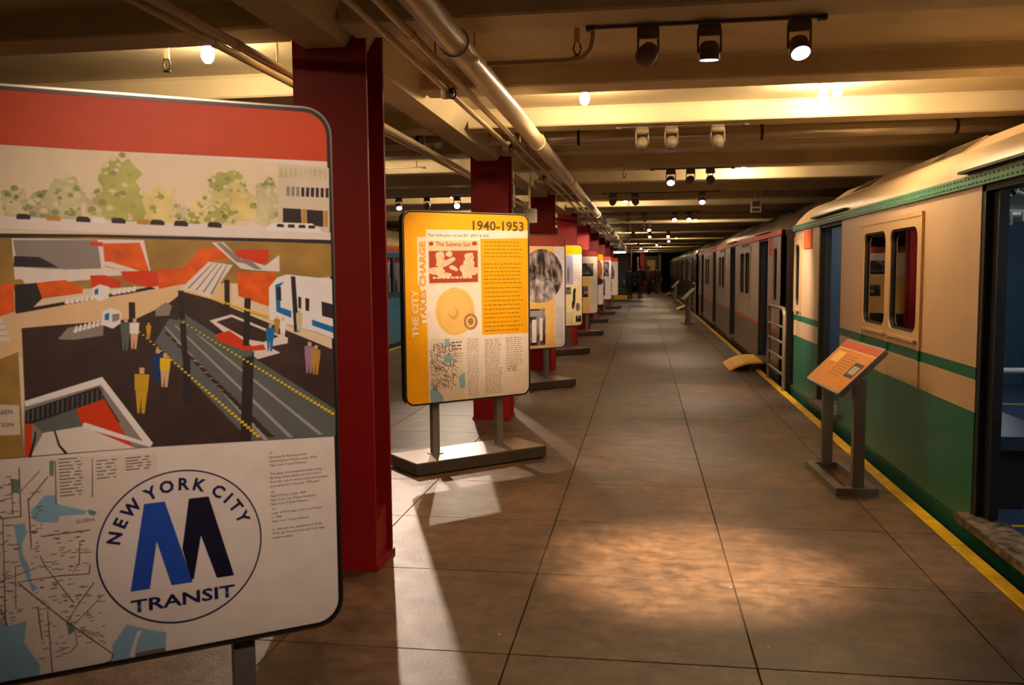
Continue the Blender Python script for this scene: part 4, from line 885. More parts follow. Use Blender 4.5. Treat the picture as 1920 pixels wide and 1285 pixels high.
for k in range(210):
    x0 = rnd.uniform(-.36, -.15); z0 = rnd.uniform(-.62, -.27); an = rnd.choice((1.5, 1.65, .3, .8, -.5)); l = rnd.uniform(.015, .06)
    dx, dz = l*math.cos(an), -l*abs(math.sin(an)); nx, nz = -dz/l*.0022, dx/l*.0022
    strokes.append(('map_ink', x0+nx, z0+nz, x0-nx, z0-nz, x0+dx-nx, z0+dz-nz, x0+dx+nx, z0+dz+nz))
A.append([])
for k in range(44):                                      # lettering round the coin and the seal
    a_ = 6.283*k/44; A[-1].append(ell('coin_dark', -.128+.150*math.cos(a_), -.04+.165*math.sin(a_), .006, .006, 6))
for k in range(24):
    a_ = 6.283*k/24; A[-1].append(ell('coin', .012+.047*math.cos(a_), -.118+.056*math.sin(a_), .0035, .0035, 5))
A.append([])
for k in range(70):                                      # pen strokes in the cartoon
    x0 = rnd.choice((-.265, -.20, .01))+rnd.uniform(-.06, .06); z0 = .345+rnd.uniform(-.09, .09); an = rnd.uniform(0, 3.14); l = rnd.uniform(.01, .03); w_ = .0016
    A[-1].append(('cartoon_red', x0-w_, z0, x0+w_, z0, x0+l*math.cos(an)+w_, z0+l*math.sin(an), x0+l*math.cos(an)-w_, z0+l*math.sin(an)))
art_mesh(A, 'exhibit_print', p2)
DK = ink('ink')
text_mesh('1940-1953', .105, mat('print_dark_brown_letters', (74, 48, 14), .5), p2, .015, FY-.002, ZB+.612, width=.49, name='date_letters', bold=.002)
text_mesh('The Unification of the IRT, BMT & IND', .032, DK, p2, -.372, FY-.0012, ZB+.556, width=.56, name='title_letters')
CRM = mat('print_cream_letters', (246, 214, 170), .5); ORG = mat('print_orange_letters', (232, 160, 40), .5)
text_mesh('THE CITY', .075, CRM, p2, -.462, FY-.0028, ZB-.215, 'LEFT', R(90), width=.365, name='title_letters', bold=.003)
text_mesh('TAKES CHARGE', .072, ORG, p2, -.392, FY-.0028, ZB-.105, 'LEFT', R(90), width=.625, name='title_letters', bold=.003)
text_mesh('The Subway Sun', .05, ink('cartoon_red'), p2, -.30, FY-.0028, ZB+.482, width=.31, name='cartoon_letters')
art_mesh(text_lines(-.33, .245, .05, .245, 1, 'cartoon_pale', .016, rnd), 'cartoon_caption_print', p2, 150)
# panel 3 -----------------------------------------------------------
p3 = panel(-1.48, 11.30, 42, 'exhibit panel with rust header and big oval photograph', 'brown_red', .60)
art_mesh(rects(('pale_amber', -.56, .40, -.73, .595), ('lavender', .40, .565, -.73, .595)) + [ell('photo', .20, .22, .335, .345), ell('photo_light', .17, .0, .25, .14), ell('photo_light', .10, .08, .12, .09), ell('photo_light', .27, .06, .10, .10)] + rects(('photo', -.04, .245, -.70, -.22), ('photo', -.5, -.12, -.62, -.25)) + rects(('white_rose', .03, .10, -.66, -.36), ('white_rose', .15, .2, -.64, -.34), ('pale_grey', .0, .2, -.32, -.24)) + [text_lines(.42, -.2, .55, -.6, 20, 'ink_grey', .006, rnd)], 'exhibit_print', p3)
# panel 4
p4 = panel(-1.57, 15.92, 42, 'exhibit panel with amber header and small blue map', 'header_amber', .57)
art_mesh(rects(('cream_old', -.56, .565, -.73, 0), ('map_blue', .05, .36, .02, .56), ('white_rose', .365, .565, 0, .57), ('photo', .16, .31, -.16, -.03), ('photo', .42, .55, -.68, -.56), ('photo', -.5, 0, -.4, .5)) + [ell('charcoal', .385, -.22, .03, .16), ell('charcoal', .40, -.10, .025, .05), ell('charcoal', .36, -.36, .03, .08), ell('mid', .47, -.40, .05, .08), ell('navy', .12, .3, .02, .2), ell('mid', .25, .2, .03, .15)] + [text_lines(.13, -.5, .38, -.7, 8, 'ink_grey', .01, rnd)] + [text_lines(.38, .5, .55, .1, 12, 'ink_grey', .006, rnd)], 'exhibit_print', p4)
# panel 5
p5 = panel(-1.52, 20.56, 42, 'exhibit panel with rust header and group photograph', 'brown_red', .60)
art_mesh(rects(('pale_amber', -.56, .34, -.73, .1), ('paper', -.56, .565, .1, .595), ('paper', .34, .565, -.73, .1), ('photo', -.1, .44, .13, .44), ('charcoal', -.1, .44, .13, .19), ('photo', .0, .28, -.30, -.10), ('photo_dark', .0, .28, -.36, -.28)) + [ell('charcoal', .0+.055*k, .28+.02*(k % 3), .022, .09) for k in range(7)] + [text_lines(.36, .05, .54, -.5, 18, 'ink_grey', .008, rnd)], 'exhibit_print', p5)
# panel 6
p6 = panel(-1.60, 25.5, 42, 'exhibit panel with amber header and brown hand picture', 'header_amber', .55)
art_mesh(rects(('white_rose', -.56, .565, -.73, .545)) + [ell('brown_hand', .36, .28, .18, .30), ell('pale_amber', .28, .2, .10, .16), ell('photo_dark', .40, -.06, .16, .10)] + rects(('pale_amber', -.56, .1, -.73, .545)), 'exhibit_print', p6)
# panel 7
p7 = panel(-1.54, 30.2, 42, 'exhibit panel with coral header and black and white newspaper print', 'red_coral', .60)
art_mesh(rects(('white_rose', -.56, .565, -.73, .595), ('photo', .1, .48, .05, .55), ('photo', -.05, .3, -.6, -.05), ('mid', .05, .2, -.3, .1)) + [text_lines(.1, .58, .5, .5, 3, 'charcoal', .02, rnd)], 'exhibit_print', p7)
# panel 8
p8 = panel(-1.44, 34.9, 42, 'farthest exhibit panel, with bright orange-red header', 'orange_hdr', .60)
art_mesh(rects(('white_rose', -.56, .565, -.73, .595), ('pale_amber', -.3, .3, -.6, -.2)) + [ell('mid', .2, .2, .14, .3), ell('photo', .3, .1, .1, .2)], 'exhibit_print', p8)
# bright red sheet on the fifth column
t = tag(MB().box(-.17, .17, -.012, 0, 2.03, 2.62).build('red_sheet', mat('bright_red_sheet', (226, 40, 36), .45)), 'bright red sheet hung on the fifth red column', 'sign'); t.location = (CX, CY0+PITCH_Y*4-.152, 0)
# ------------------------------------------------------------------ subway cars
def band_mat(name, bands, rough=.38, metal=0, coat=.15):
    """paint laid in horizontal bands by height: bands = [(z_from, colour), ...] bottom to top"""
    m = bpy.data.materials.new(name); m.use_nodes = True; nt = m.node_tree; L = nt.links; b = nt.nodes['Principled BSDF']
    b.inputs['Roughness'].default_value = rough; b.inputs['Metallic'].default_value = metal; b.inputs['Coat Weight'].default_value = coat; b.inputs['Coat Roughness'].default_value = .25
    tc = nt.nodes.new('ShaderNodeTexCoord'); sp = nt.nodes.new('ShaderNodeSeparateXYZ'); L.new(tc.outputs['Object'], sp.inputs[0])
    mr = nt.nodes.new('ShaderNodeMapRange'); mr.inputs['From Min'].default_value = -.5; mr.inputs['From Max'].default_value = 2.5; L.new(sp.outputs['Z'], mr.inputs['Value'])
    rp = nt.nodes.new('ShaderNodeValToRGB'); rp.color_ramp.interpolation = 'CONSTANT'; e = rp.color_ramp.elements
    for i, (z, c) in enumerate(bands):
        el = e[0] if i == 0 else (e[1] if i == 1 else e.new((z+.5)/3))
        el.position = max(0, (z+.5)/3); el.color = (*lin(c), 1)
    L.new(mr.outputs[0], rp.inputs[0])
    n = nt.nodes.new('ShaderNodeTexNoise'); n.inputs['Scale'].default_value = 2.5; n.inputs['Detail'].default_value = 5; L.new(tc.outputs['Object'], n.inputs['Vector'])
    n_r = nt.nodes.new('ShaderNodeMapRange'); n_r.inputs['To Min'].default_value = .84; n_r.inputs['To Max'].default_value = 1.1; L.new(n.outputs['Fac'], n_r.inputs['Value'])
    hs = nt.nodes.new('ShaderNodeHueSaturation'); L.new(rp.outputs[0], hs.inputs['Color']); L.new(n_r.outputs[0], hs.inputs['Value']); L.new(hs.outputs[0], b.inputs['Base Color'])
    bp = nt.nodes.new('ShaderNodeBump'); bp.inputs['Strength'].default_value = .12; bp.inputs['Distance'].default_value = .01; L.new(n.outputs['Fac'], bp.inputs['Height']); L.new(bp.outputs[0], b.inputs['Normal'])
    return m
def glass_mat(name, tint, refl=.14):
    m = bpy.data.materials.new(name); m.use_nodes = True; nt = m.node_tree; L = nt.links
    for n in list(nt.nodes):
        if n.type != 'OUTPUT_MATERIAL': nt.nodes.remove(n)
    out = [n for n in nt.nodes if n.type == 'OUTPUT_MATERIAL'][0]
    tr = nt.nodes.new('ShaderNodeBsdfTransparent'); tr.inputs[0].default_value = (*tint, 1)
    gl = nt.nodes.new('ShaderNodeBsdfGlossy'); gl.inputs['Roughness'].default_value = .02
    fr = nt.nodes.new('ShaderNodeFresnel'); fr.inputs['IOR'].default_value = 1.55
    ad = nt.nodes.new('ShaderNodeMath'); ad.operation = 'ADD'; ad.use_clamp = True; ad.inputs[1].default_value = refl; L.new(fr.outputs[0], ad.inputs[0])
    mx = nt.nodes.new('ShaderNodeMixShader'); L.new(ad.outputs[0], mx.inputs[0]); L.new(tr.outputs[0], mx.inputs[1]); L.new(gl.outputs[0], mx.inputs[2]); L.new(mx.outputs[0], out.inputs[0])
    return m
GLASS = glass_mat('window_glass', (.24, .20, .25), .08)
RUBBER = mat('black_rubber', (20, 20, 22), .6)
INNAVY = mat('navy_interior_enamel', (60, 82, 104), .35, var=.1, scale=2)
INFLOOR = mat('blue_interior_floor', (52, 66, 92), .4, var=.12, scale=4)
INCEIL = mat('pale_interior_ceiling', (196, 200, 184), .5)
SEATM = mat('dark_blue_seat', (50, 60, 74), .3, coat=.3)
WHITEEN = mat('white_enamel_rail', (210, 208, 200), .25)
INLAMP = mat('interior_lamp_globe', (255, 250, 240), .4, emit=(.86, .93, 1.0), es=46)
SILL = mat('worn_sill_plate', (40, 34, 30), .5, .3, col2=(150, 132, 112), scale=16, bump=.6, bscale=30, detail=8)
ORP = mat('orange_number_plate', (206, 84, 30), .5, var=.15, scale=18)
def subway_car(label, side, ya, yb, doors, pal, detail=2, windows=None, endwin=True, interior=True):
    """side: +1 car right of the platform, -1 left. ya..yb along the track; doors = list of (y0, y1)."""
    X0 = 1.87 if side > 0 else -5.09
    t = empty('subway_car', (X0, (ya+yb)/2, 0), 0, label, 'subway car')
    oy = (ya+yb)/2; W = 2.75
    def B(x0, x1, y0, y1, z0, z1): return (side*x0, side*x1, y0-oy, y1-oy, z0, z1)
    side_m, letter_m, roof_m, frame_m, low_m = pal['side'], pal['letter'], pal['roof'], pal['frame'], pal['skirt']
    th = .07; zs, zd, zt = .13, 2.0, 2.0
    ds = sorted(doors); segs = []; y = ya
    for a, b in ds: segs.append((y, a)); y = b
    segs.append((y, yb))
    # skirt / sill beam
    MB().box(*B(-.012, .05, ya, yb, -.32, .075)).build('skirt', low_m, t)
    wins_all = []
    for (a, b) in segs:
        ln_ = b-a
        if windows is not None: ww = [w_ for w_ in windows if a-.01 <= w_[0] and w_[1] <= b+.01]
        elif ln_ > 2.2: c = (a+b)/2; ww = [(c-.80, c+.80)]
        elif ln_ > .8 and endwin: c = (a+b)/2; ww = [(c-.22, c+.22)]
        else: ww = []
        z0w, z1w = 1.04, 1.90
        mb = MB(); cur = a
        if ww:
            mb.box(*B(0, th, a, b, .07, z0w)); mb.box(*B(0, th, a, b, z1w, zt))
            for (wa, wb) in ww: mb.box(*B(0, th, cur, wa, z0w, z1w)); cur = wb
            mb.box(*B(0, th, cur, b, z0w, z1w))
        else: mb.box(*B(0, th, a, b, .07, zt))
        sp = mb.build('side_panel', side_m, t)
        for (wa, wb) in ww:
            n_p = 2 if wb-wa > 1.0 else 1
            fr = MB(); pw = (wb-wa)/n_p
            F0, F1 = -.018, .03
            for q in range(n_p):
                pa, pb = wa+q*pw, wa+(q+1)*pw; mar = .055 if n_p == 2 else .05
                fr.ring([(v-oy, z) for v, z in rect_like(pa, pb, z0w, z1w)], [(v-oy, z) for v, z in rrect(pa+mar, pb-mar, z0w+.05, z1w-.07, .09)], side*F0, side*F1, 0, 'x')
            f = fr.build('window_frame', frame_m, t)
            for q in range(n_p):
                pa, pb = wa+q*pw, wa+(q+1)*pw
                g = MB(); g.box(*B(.012, .018, pa+.03, pb-.03, z0w+.03, z1w-.03)); g.build('pane', GLASS, f)
                if detail > 0:
                    gk = MB(); mar = .055 if n_p == 2 else .05
                    gk.ring([(v-oy, z) for v, z in rrect(pa+mar-.004, pb-mar+.004, z0w+.046, z1w-.066, .092)], [(v-oy, z) for v, z in rrect(pa+mar+.016, pb-mar-.016, z0w+.066, z1w-.086, .08)], side*-.006, side*.012, 0, 'x'); gk.build('gasket', RUBBER, f)
                    MB().box(*B(-.03, 0, pa+.06, pb-.06, z0w-.012, z0w+.008)).build('sash_lift', frame_m, f)
            if detail > 0:
                for e in ([wa, (wa+wb)/2, wb] if n_p == 2 else [wa, wb]):
                    MB().box(*B(-.014, 0, e-.014, e+.014, .72, z0w)).build('window_batten', side_m, t)
                MB().box(*B(-.022, 0, wa-.035, wb+.035, z1w-.005, z1w+.025)).build('window_head', frame_m, t)
                for e in (wa-.02, wb+.02): MB().box(*B(-.020, 0, e-.016, e+.016, z0w-.03, z1w)).build('window_jamb', frame_m, t)
    # letterboard and drip rails
    MB().box(*B(-.022, .05, ya, yb, 2.0, 2.068)).build('letterboard', letter_m, t)
    for (a, b) in ds:
        MB().box(*B(-.05, 0, a-.25, b+.25, 2.085, 2.10)).build('drip_rail', RUBBER if detail > 1 else letter_m, t)
    if detail > 1:
        rv = MB(); y = ya+.05
        while y < yb:
            for z in (2.018, 2.05):
                if y > 2.5: rv.lathe((side*-.022, y-oy, z), [(.0, .006), (.005, .004), (.006, -.004), (0, -.006)], 6)
            y += .06
        tag(rv.build('rivets', letter_m, t), kind='stuff')
        rv = MB(); y = ya+.05
        while y < yb:
            if y > 2: rv.lathe((side*-.014, y-oy, .05), [(.0, .007), (.006, .004), (.007, -.004), (0, -.007)], 6)
            y += .07
        tag(rv.build('skirt_rivets', low_m, t), kind='stuff')
    # roof
    half = W/2
    pr = [(0, 2.068), (.004, 2.10), (.03, 2.16), (.08, 2.22), (.17, 2.275), (.30, 2.315), (.335, 2.322), (.52, 2.455), (.78, 2.52), (half, 2.555)]
    pr = pr + [(W-a, z) for a, z in reversed(pr[:-1])]
    ys = [ya, ya+.04, ya+.12, ya+.25, ya+.45, yb-.45, yb-.25, yb-.12, yb-.04, yb]
    sc = [.0, .35, .62, .85, 1, 1, .85, .62, .35, .0]
    mb = MB(); i0 = len(mb.v)
    for yy, k in zip(ys, sc):
        for a, z in pr: mb.v.append((side*a, yy-oy, 2.068+(z-2.068)*(.25+.75*k)))
    n = len(pr)
    for r_ in range(len(ys)-1):
        for c in range(n-1):
            f = (r_*n+c, r_*n+c+1, (r_+1)*n+c+1, (r_+1)*n+c); mb.f.append(f if side < 0 else tuple(reversed(f))); mb.m.append(0); mb.sm.append(c not in (4, 5, 6))
    mb.face([mb.v[c] for c in range(n)]); mb.face([mb.v[(len(ys)-1)*n+c] for c in reversed(range(n))])
    mb.build('roof', roof_m, t)
    # roof vent hoods
    vy = [v for v in pal.get('vents', [])] or [ya+1.6+2.4*k for k in range(int((yb-ya-2)/2.4))]
    if detail > 0:
        for v in vy:
            h = MB(); h.prism([(side*a, z) for a, z in ((.338, 2.318), (.342, 2.340), (.516, 2.466), (.53, 2.45))], v-.38-oy, v+.38-oy, 'y'); ho = h.build('vent_frame', roof_m, t, weld=True)
            for q in (-1, 1):
                # grille lies on the sloping front face
                g = MB(); c0 = v+q*.18
                p = lambda u, s_: (side*(.342+.174*s_-.002), c0+u-oy, 2.340+.126*s_+.003)
                g.face([p(-.16, .12), p(.16, .12), p(.16, .88), p(-.16, .88)]); go = g.build('vent_opening', RUBBER, ho)
                if detail > 1:
                    sl = MB()
                    for k in range(8):
                        u = -.16+.32*k/7; _ = p(u-.006, .2), p(u+.006, .86)
                        sl.face([tuple(Vector(p(u-.005, .12))+Vector((side*-.003, 0, .002))), tuple(Vector(p(u+.005, .12))+Vector((side*-.003, 0, .002))), tuple(Vector(p(u+.005, .88))+Vector((side*-.003, 0, .002))), tuple(Vector(p(u-.005, .88))+Vector((side*-.003, 0, .002)))])
                    sl.build('vent_bars', roof_m, ho)
    # body shell: far side, ends, floor, ceiling
    MB().box(*B(W-.07, W, ya, yb, -.2, 2.07)).build('far_side', INNAVY, t)
    ends = pal.get('end', low_m)
    for e0, e1 in ((ya, ya+.06), (yb-.06, yb)): MB().box(*B(.0 if e0 == ya else .0, W, e0, e1, -.32, 2.07)).build('end_wall', ends, t)
    MB().box(*B(.05, W-.07, ya+.06, yb-.06, .02, .125)).build('car_floor', INFLOOR, t)
    MB().box(*B(.07, W-.07, ya+.06, yb-.06, 2.06, 2.09)).build('car_ceiling', INCEIL, t)
    # doorways
    for i, (a, b) in enumerate(ds):
        MB().box(*B(-.075, .12, a-.04, b+.04, .085, .13)).build('threshold', SILL, t)
        for e, s in ((a, 1), (b, -1)):
            MB().box(*B(.005, .12, e, e+s*.05, .13, 2.0)).build('door_post', RUBBER, t)
            if detail > 0:
                dl = MB().box(*B(.045, .085, e+s*.05, e+s*.13, .14, 1.99)).build('door_leaf', pal.get('leaf', INNAVY), t)
                MB().box(*B(.04, .09, e+s*.13, e+s*.15, .14, 1.99)).build('door_edge', RUBBER, dl)
        MB().box(*B(.005, .12, a, b, 1.965, 2.0)).build('door_head', RUBBER, t)
    if interior:
        wy0, wy1 = ds[0][0]-1.2, ds[-1][1]+1.2
        for i_d, (a, b) in enumerate(ds):
            if detail < 1: continue
            c = (a+b)/2
            # opposite door in the far wall, ceiling lamp, floor line, poles
            dn = MB().box(*B(W-.095, W-.07, c-.6, c+.6, .13, 1.98)).build('opposite_door', INNAVY, t)
            for z in (1.0, 1.45): MB().box(*B(W-.10, W-.095, c-.55, c+.55, z, z+.012)).build('door_seam', RUBBER, dn)
            MB().box(*B(.14, W-.1, b-.225, b-.195, .125, .1285)).build('floor_line', YEL, t); MB().box(*B(.34, .37, a-.5, b+.5, .125, .1285)).build('floor_line', YEL, t)
            if detail > 1 or i_d == 0:
                lp = MB(); lp.lathe((side*W*.5, c-oy, 2.06), [(0, -.11), (.06, -.10), (.10, -.06), (.105, -.02), (.11, 0)], 16); lp.build('lamp_globe', INLAMP, t)
            po = MB(); po.cyl((side*W*.5, c-oy, .125), (side*W*.5, c-oy, 2.06), .018, n=10); po.build('pole', WHITEEN, t)
        if detail > 1:
            for (a, b) in segs:
                if b-a < 2: continue
                # bench with backrest along the near wall and one along the far wall
                for xa, xb, bk in ((.10, .55, .10), (W-.55, W-.10, W-.17)):
                    bench = MB().box(*B(xa, xb, a+.12, b-.12, .48, .56)).build('bench_seat', SEATM, t)
                    MB().box(*B(xa+.05, xb-.1, a+.15, b-.15, .125, .48)).build('bench_base', RUBBER, bench)
                    MB().box(*B(bk, bk+.07, a+.12, b-.12, .56, .98)).build('bench_back', SEATM, bench)
                for e in (a+.1, b-.1):
                    gr = MB(); gr.tube([(side*.12, e-oy, .95), (side*.40, e-oy, .95), (side*.55, e-oy, .93), (side*.60, e-oy, .84), (side*.60, e-oy, .5)], .017, 8); gr.build('grab_rail', WHITEEN, t)
                    sc_ = MB().box(*B(.10, .26, e+.24 if e == a+.1 else e-.28, e+.28 if e == a+.1 else e-.24, .13, 1.12)).build('seat_screen', SEATM, t); MB().box(*B(.10, .26, e+.235 if e == a+.1 else e-.285, e+.285 if e == a+.1 else e-.235, 1.12, 1.135)).build('screen_cap', WHITEEN, sc_)
                # enamel hand straps near the ceiling
                for q in range(14):
                    yy = a+.1+(b-a-.2)*(q % 7)/6; sx_ = .75 if q < 7 else .22
                    hd = MB(); hd.tube([(side*sx_, yy-oy, 2.06), (side*sx_, yy-oy, 1.97), (side*(sx_+.075), yy-oy, 1.94), (side*(sx_+.08), yy-oy, 1.86), (side*(sx_-.06), yy-oy, 1.86), (side*(sx_-.06), yy-oy, 1.94), (side*sx_, yy-oy, 1.97)], .011, 6); hd.build('hand_strap', WHITEEN, t)
                    hb = MB(); hb.tube([(side*sx_, yy-oy, 2.06), (side*(sx_-.05), yy-.02-oy, 2.0), (side*(sx_-.03), yy-.05-oy, 1.95)], .012, 6); hb.build('strap_bracket', RUBBER, t)
    return t
beige, green = (206, 174, 138), (20, 104, 82)
pal_green = dict(side=band_mat('cream_and_green_livery', [(-.5, green), (.715, beige), (.905, green), (.975, beige)]),
  letter=mat('green_letterboard', (62, 122, 94), .4, var=.12, scale=6), roof=mat('cream_roof_paint', (192, 164, 126), .45, var=.10, scale=3, bump=.15, bscale=5), frame=mat('cream_window_frame', (200, 164, 118), .4),
  skirt=mat('green_skirt', (18, 84, 66), .5, var=.2, scale=8, bump=.2), vents=[7.0, 9.6, 4.4, 1.8], leaf=mat('navy_door_edge', (38, 42, 50), .4), end=INNAVY)
car1 = subway_car('cream and green subway car with open doors, nearest on the right', 1, -6.0, 11.35, [(-.55, .55), (4.15, 5.25), (8.72, 9.80)], pal_green, 2, windows=[(1.6, 3.1), (6.27, 7.86), (10.83, 11.21), (-4, -2.4)])
grey_hi, orange_c, grey_lo = (190, 176, 166), (224, 84, 28), (128, 108, 92)
pal_grey = dict(side=band_mat('grey_and_orange_livery', [(-.5, grey_lo), (.62, orange_c), (.675, grey_hi)], .35, .15), letter=mat('orange_letterboard', (226, 96, 30), .4), roof=mat('grey_brown_roof', (120, 100, 84), .45, .2, var=.15, scale=3),
  frame=mat('grey_window_frame', (170, 156, 146), .35, .3), skirt=mat('dark_skirt', (46, 38, 32), .6), end=mat('dark_end_wall', (62, 50, 44), .55, var=.2, scale=3))
car2 = subway_car('grey subway car with orange stripes, second on the right', 1, 12.37, 30.2, [(13.67, 14.74), (18.4, 19.5), (23.17, 24.23), (27.8, 28.9)], pal_grey, 1, windows=[(15.8, 17.4), (20.6, 22.2), (25.3, 26.9), (12.6, 13.05), (29.4, 29.8)])
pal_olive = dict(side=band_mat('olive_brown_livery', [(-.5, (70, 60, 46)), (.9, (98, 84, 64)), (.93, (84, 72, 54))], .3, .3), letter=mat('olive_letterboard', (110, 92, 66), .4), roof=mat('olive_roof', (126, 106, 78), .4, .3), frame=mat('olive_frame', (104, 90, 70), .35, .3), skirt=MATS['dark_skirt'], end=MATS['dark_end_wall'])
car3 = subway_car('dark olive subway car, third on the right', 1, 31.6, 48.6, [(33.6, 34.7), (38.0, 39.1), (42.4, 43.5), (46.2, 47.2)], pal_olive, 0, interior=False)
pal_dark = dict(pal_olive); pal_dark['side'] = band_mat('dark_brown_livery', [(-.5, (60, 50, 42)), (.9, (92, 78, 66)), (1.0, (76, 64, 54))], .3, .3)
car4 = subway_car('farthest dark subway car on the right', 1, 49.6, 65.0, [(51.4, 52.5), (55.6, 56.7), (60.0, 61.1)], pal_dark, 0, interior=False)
bl = (72, 140, 200)
pal_blue = dict(side=band_mat('blue_livery', [(-.5, bl), (.70, (90, 150, 196)), (.735, bl), (1.95, (190, 84, 44))]), letter=mat('blue_car_letterboard', (196, 90, 50), .4), roof=mat('blue_car_roof', (190, 178, 150), .5), frame=mat('blue_window_frame', (44, 84, 124), .4), skirt=mat('blue_skirt', (20, 50, 80), .5))
car5 = subway_car('blue subway car with orange top band across the left platform edge', -1, 9.0, 24.0, [(10.6, 11.7), (14.2, 15.3), (19.6, 20.7)], pal_blue, 1)
for y_, w_ in ((16.1, .42), (16.75, .42), (20.9, .42), (21.5, .42)):
    sg = MB().box(-.03, .0, y_-21.285-w_/2, y_-21.285+w_/2, 1.93, 1.99).build('route_sign_box', pal_grey['frame'], car2)
    MB().box(-.032, -.03, y_-21.285-w_/2+.04, y_-21.285+w_/2-.04, 1.94, 1.98).build('route_sign_glass', RUBBER, sg)
# orange number plate and vertical safety gate on the green car end
MB().box(-.012, 0, 7.50, 7.98, 1.77, 1.985).build('number_plate', ORP, car1).location = (0, 0, 0)
for k, (xa, xb) in enumerate(((.10, .38), (.42, .60))):
    g = MB(); g.tube([(xa, 8.84, -.05), (xa, 8.84, 1.30), (xa+.04, 8.84, 1.40), (xb-.04, 8.84, 1.40), (xb, 8.84, 1.30), (xb, 8.84, -.05)], .022, 8); go = g.build('safety_gate', mat('green_gate_paint', (40, 120, 84), .4), car1)
for a in (.62,): MB().box(-.01, 0, -8.08, -7.76, 1.72, 1.985).build('number_plate', ORP, car2)
# ------------------------------------------------------------------ barriers between the cars
GALV = mat('worn_galvanised_tube', (160, 140, 122), .35, .6)
def barrier(ya, yb, label):
    t = empty('safety_barrier', (1.755, (ya+yb)/2, 0), 0, label, 'barrier', 'tube barriers at the gaps between cars')
    h = (yb-ya)/2
    MB().tube([(0, -h, 0), (0, -h, .95), (0, -h+.02, 1.0), (0, -h+.07, 1.04), (0, h-.07, 1.04), (0, h-.02, 1.0), (0, h, .95), (0, h, 0)], .026, 10).build('tube_frame', GALV, t)
    for k in range(4): MB().cyl((0, -h, .20+.2*k), (0, h, .20+.2*k), .018, n=8).build('rung', GALV, t)
    for s in (-1, 1): MB().lathe((0, s*h, 0), [(0, .012), (.026, .012), (.028, .006), (.028, 0), (0, 0)], 10).build('foot', GALV, t)
barrier(11.28, 12.62, 'ladder-like tube barrier between the green car and the grey car')
barrier(30.1, 31.5, 'ladder-like tube barrier at the far end of the grey car')
# ------------------------------------------------------------------ yellow boarding ramps
def ramp(yc, label):
    t = empty('boarding_ramp', (1.30, yc, 0), 0, label, 'ramp', 'yellow boarding ramps at the car doors')
    pr = [(0, .0), (.0, .012), (.10, .075), (.22, .125), (.36, .145), (.485, .148), (.485, .12), (.36, .115), (.22, .095), (.10, .05), (.04, 0)]
    mb = MB(); ys = (-.60, -.56, .56, .60); zz = (.0, 1, 1, .0); n = len(pr)
    mb.prism([(a, b) for a, b in pr], -.58, .58, 'y'); o = mb.build('ramp_plate', YELR, t, weld=True)
    for s in (-1, 1):
        sk = MB(); sk.prism([(.0, .005), (.10, .07), (.22, .12), (.40, .15), (.40, .13), (.22, .095), (.1, .045)], s*.58-.012, s*.58+.012, 'y'); sk.build('side_lip', YELR, t, weld=True)
    MB().box(.30, .36, -.5, .5, 0, .10).build('support_leg', DARKST, t)
ramp(14.05, 'yellow boarding ramp at the first door of the grey car')
ramp(34.15, 'small yellow boarding ramp at the olive car beyond the second reading stand')
ramp(52.0, 'farthest yellow boarding ramp at the last car')
# ------------------------------------------------------------------ reading stands
def stand(x, y, label, sheet, head, detail=True):
    t = empty('reading_stand', (x, y, 0), R(3), label, 'reading stand', 'slanted reading stands along the train')
    for bx in ((-.14, -.08, -.44, .44), (.08, .14, -.44, .44)): MB().cbox(bx[0], bx[1], bx[2], bx[3], 0, .055, .003).build('base_bar', GREYST, t)
    for by in ((-.44, -.38), (.38, .44)): MB().cbox(-.08, .08, by[0], by[1], 0, .055, .003).build('base_bar', GREYST, t)
    for py in (-.40, .40): MB().box(-.03, .045, py-.03, py+.03, .04, .80).build('post', GREYST, t)
    tilt = math.atan2(.30, .30)
    d = Vector((math.cos(tilt), 0, math.sin(tilt))); nrm = Vector((-math.sin(tilt), 0, math.cos(tilt))); c = Vector((.02, 0, .84))
    fr = rrect(-.45, .45, -.215, .215, .03, 4)
    def P3(a, b, h): return c+Vector((0, -a, 0))*1+d*b+nrm*h
    mb = MB(); n = len(fr)
    mb.face([P3(a, b, .018) for a, b in fr]); mb.face([P3(a, b, -.018) for a, b in reversed(fr)])
    for k in range(n):
        j = (k+1) % n; mb.face([P3(*fr[k], -.018), P3(*fr[j], -.018), P3(*fr[j], .018), P3(*fr[k], .018)])
    tb = mb.build('panel_tray', GREYST, t, weld=True)
    q = lambda x0, x1, z0, z1, h: [P3(x0, z0, h), P3(x1, z0, h), P3(x1, z1, h), P3(x0, z1, h)]
    s = MB(); s.face(q(-.435, .435, -.20, .20, .0187)); s.build('printed_sheet', ink(sheet), tb)
    s = MB(); s.face(q(-.435, .435, .135, .20, .0190)); s.build('header_print', ink(head), tb)
    s = MB(); s.face(q(-.435, .435, .129, .134, .0191)); s.build('rule_print', ink('paper'), tb)
    if detail:
        s = MB(); rr = random.Random(3)
        for k in range(8):
            z = .085-.025*k; xx = -.12
            while xx < .16: wd = rr.uniform(.012, .04); s.face(q(xx, min(xx+wd, .17), z-.008, z, .0191)); xx += wd+.008
        s.build('text_print', ink('amber_ink'), tb)
        s = MB(); s.face(q(-.36, -.16, .0, .10, .0191)); s.build('picture_print', ink('coin'), tb)
        s = MB(); s.face(q(.20, .40, -.08, .05, .0191)); s.build('picture_print', ink('photo_dark'), tb)
        s = MB(); s.face(q(.23, .37, -.05, .02, .0193)); s.build('picture_print', ink('pale_grey'), tb)
    return t
INK['stand_sheet'] = (206, 134, 44); INK['stand_head'] = (186, 76, 34)
stand(1.42, 6.52, 'slanted reading stand with amber sheet beside the green car', 'stand_sheet', 'stand_head')
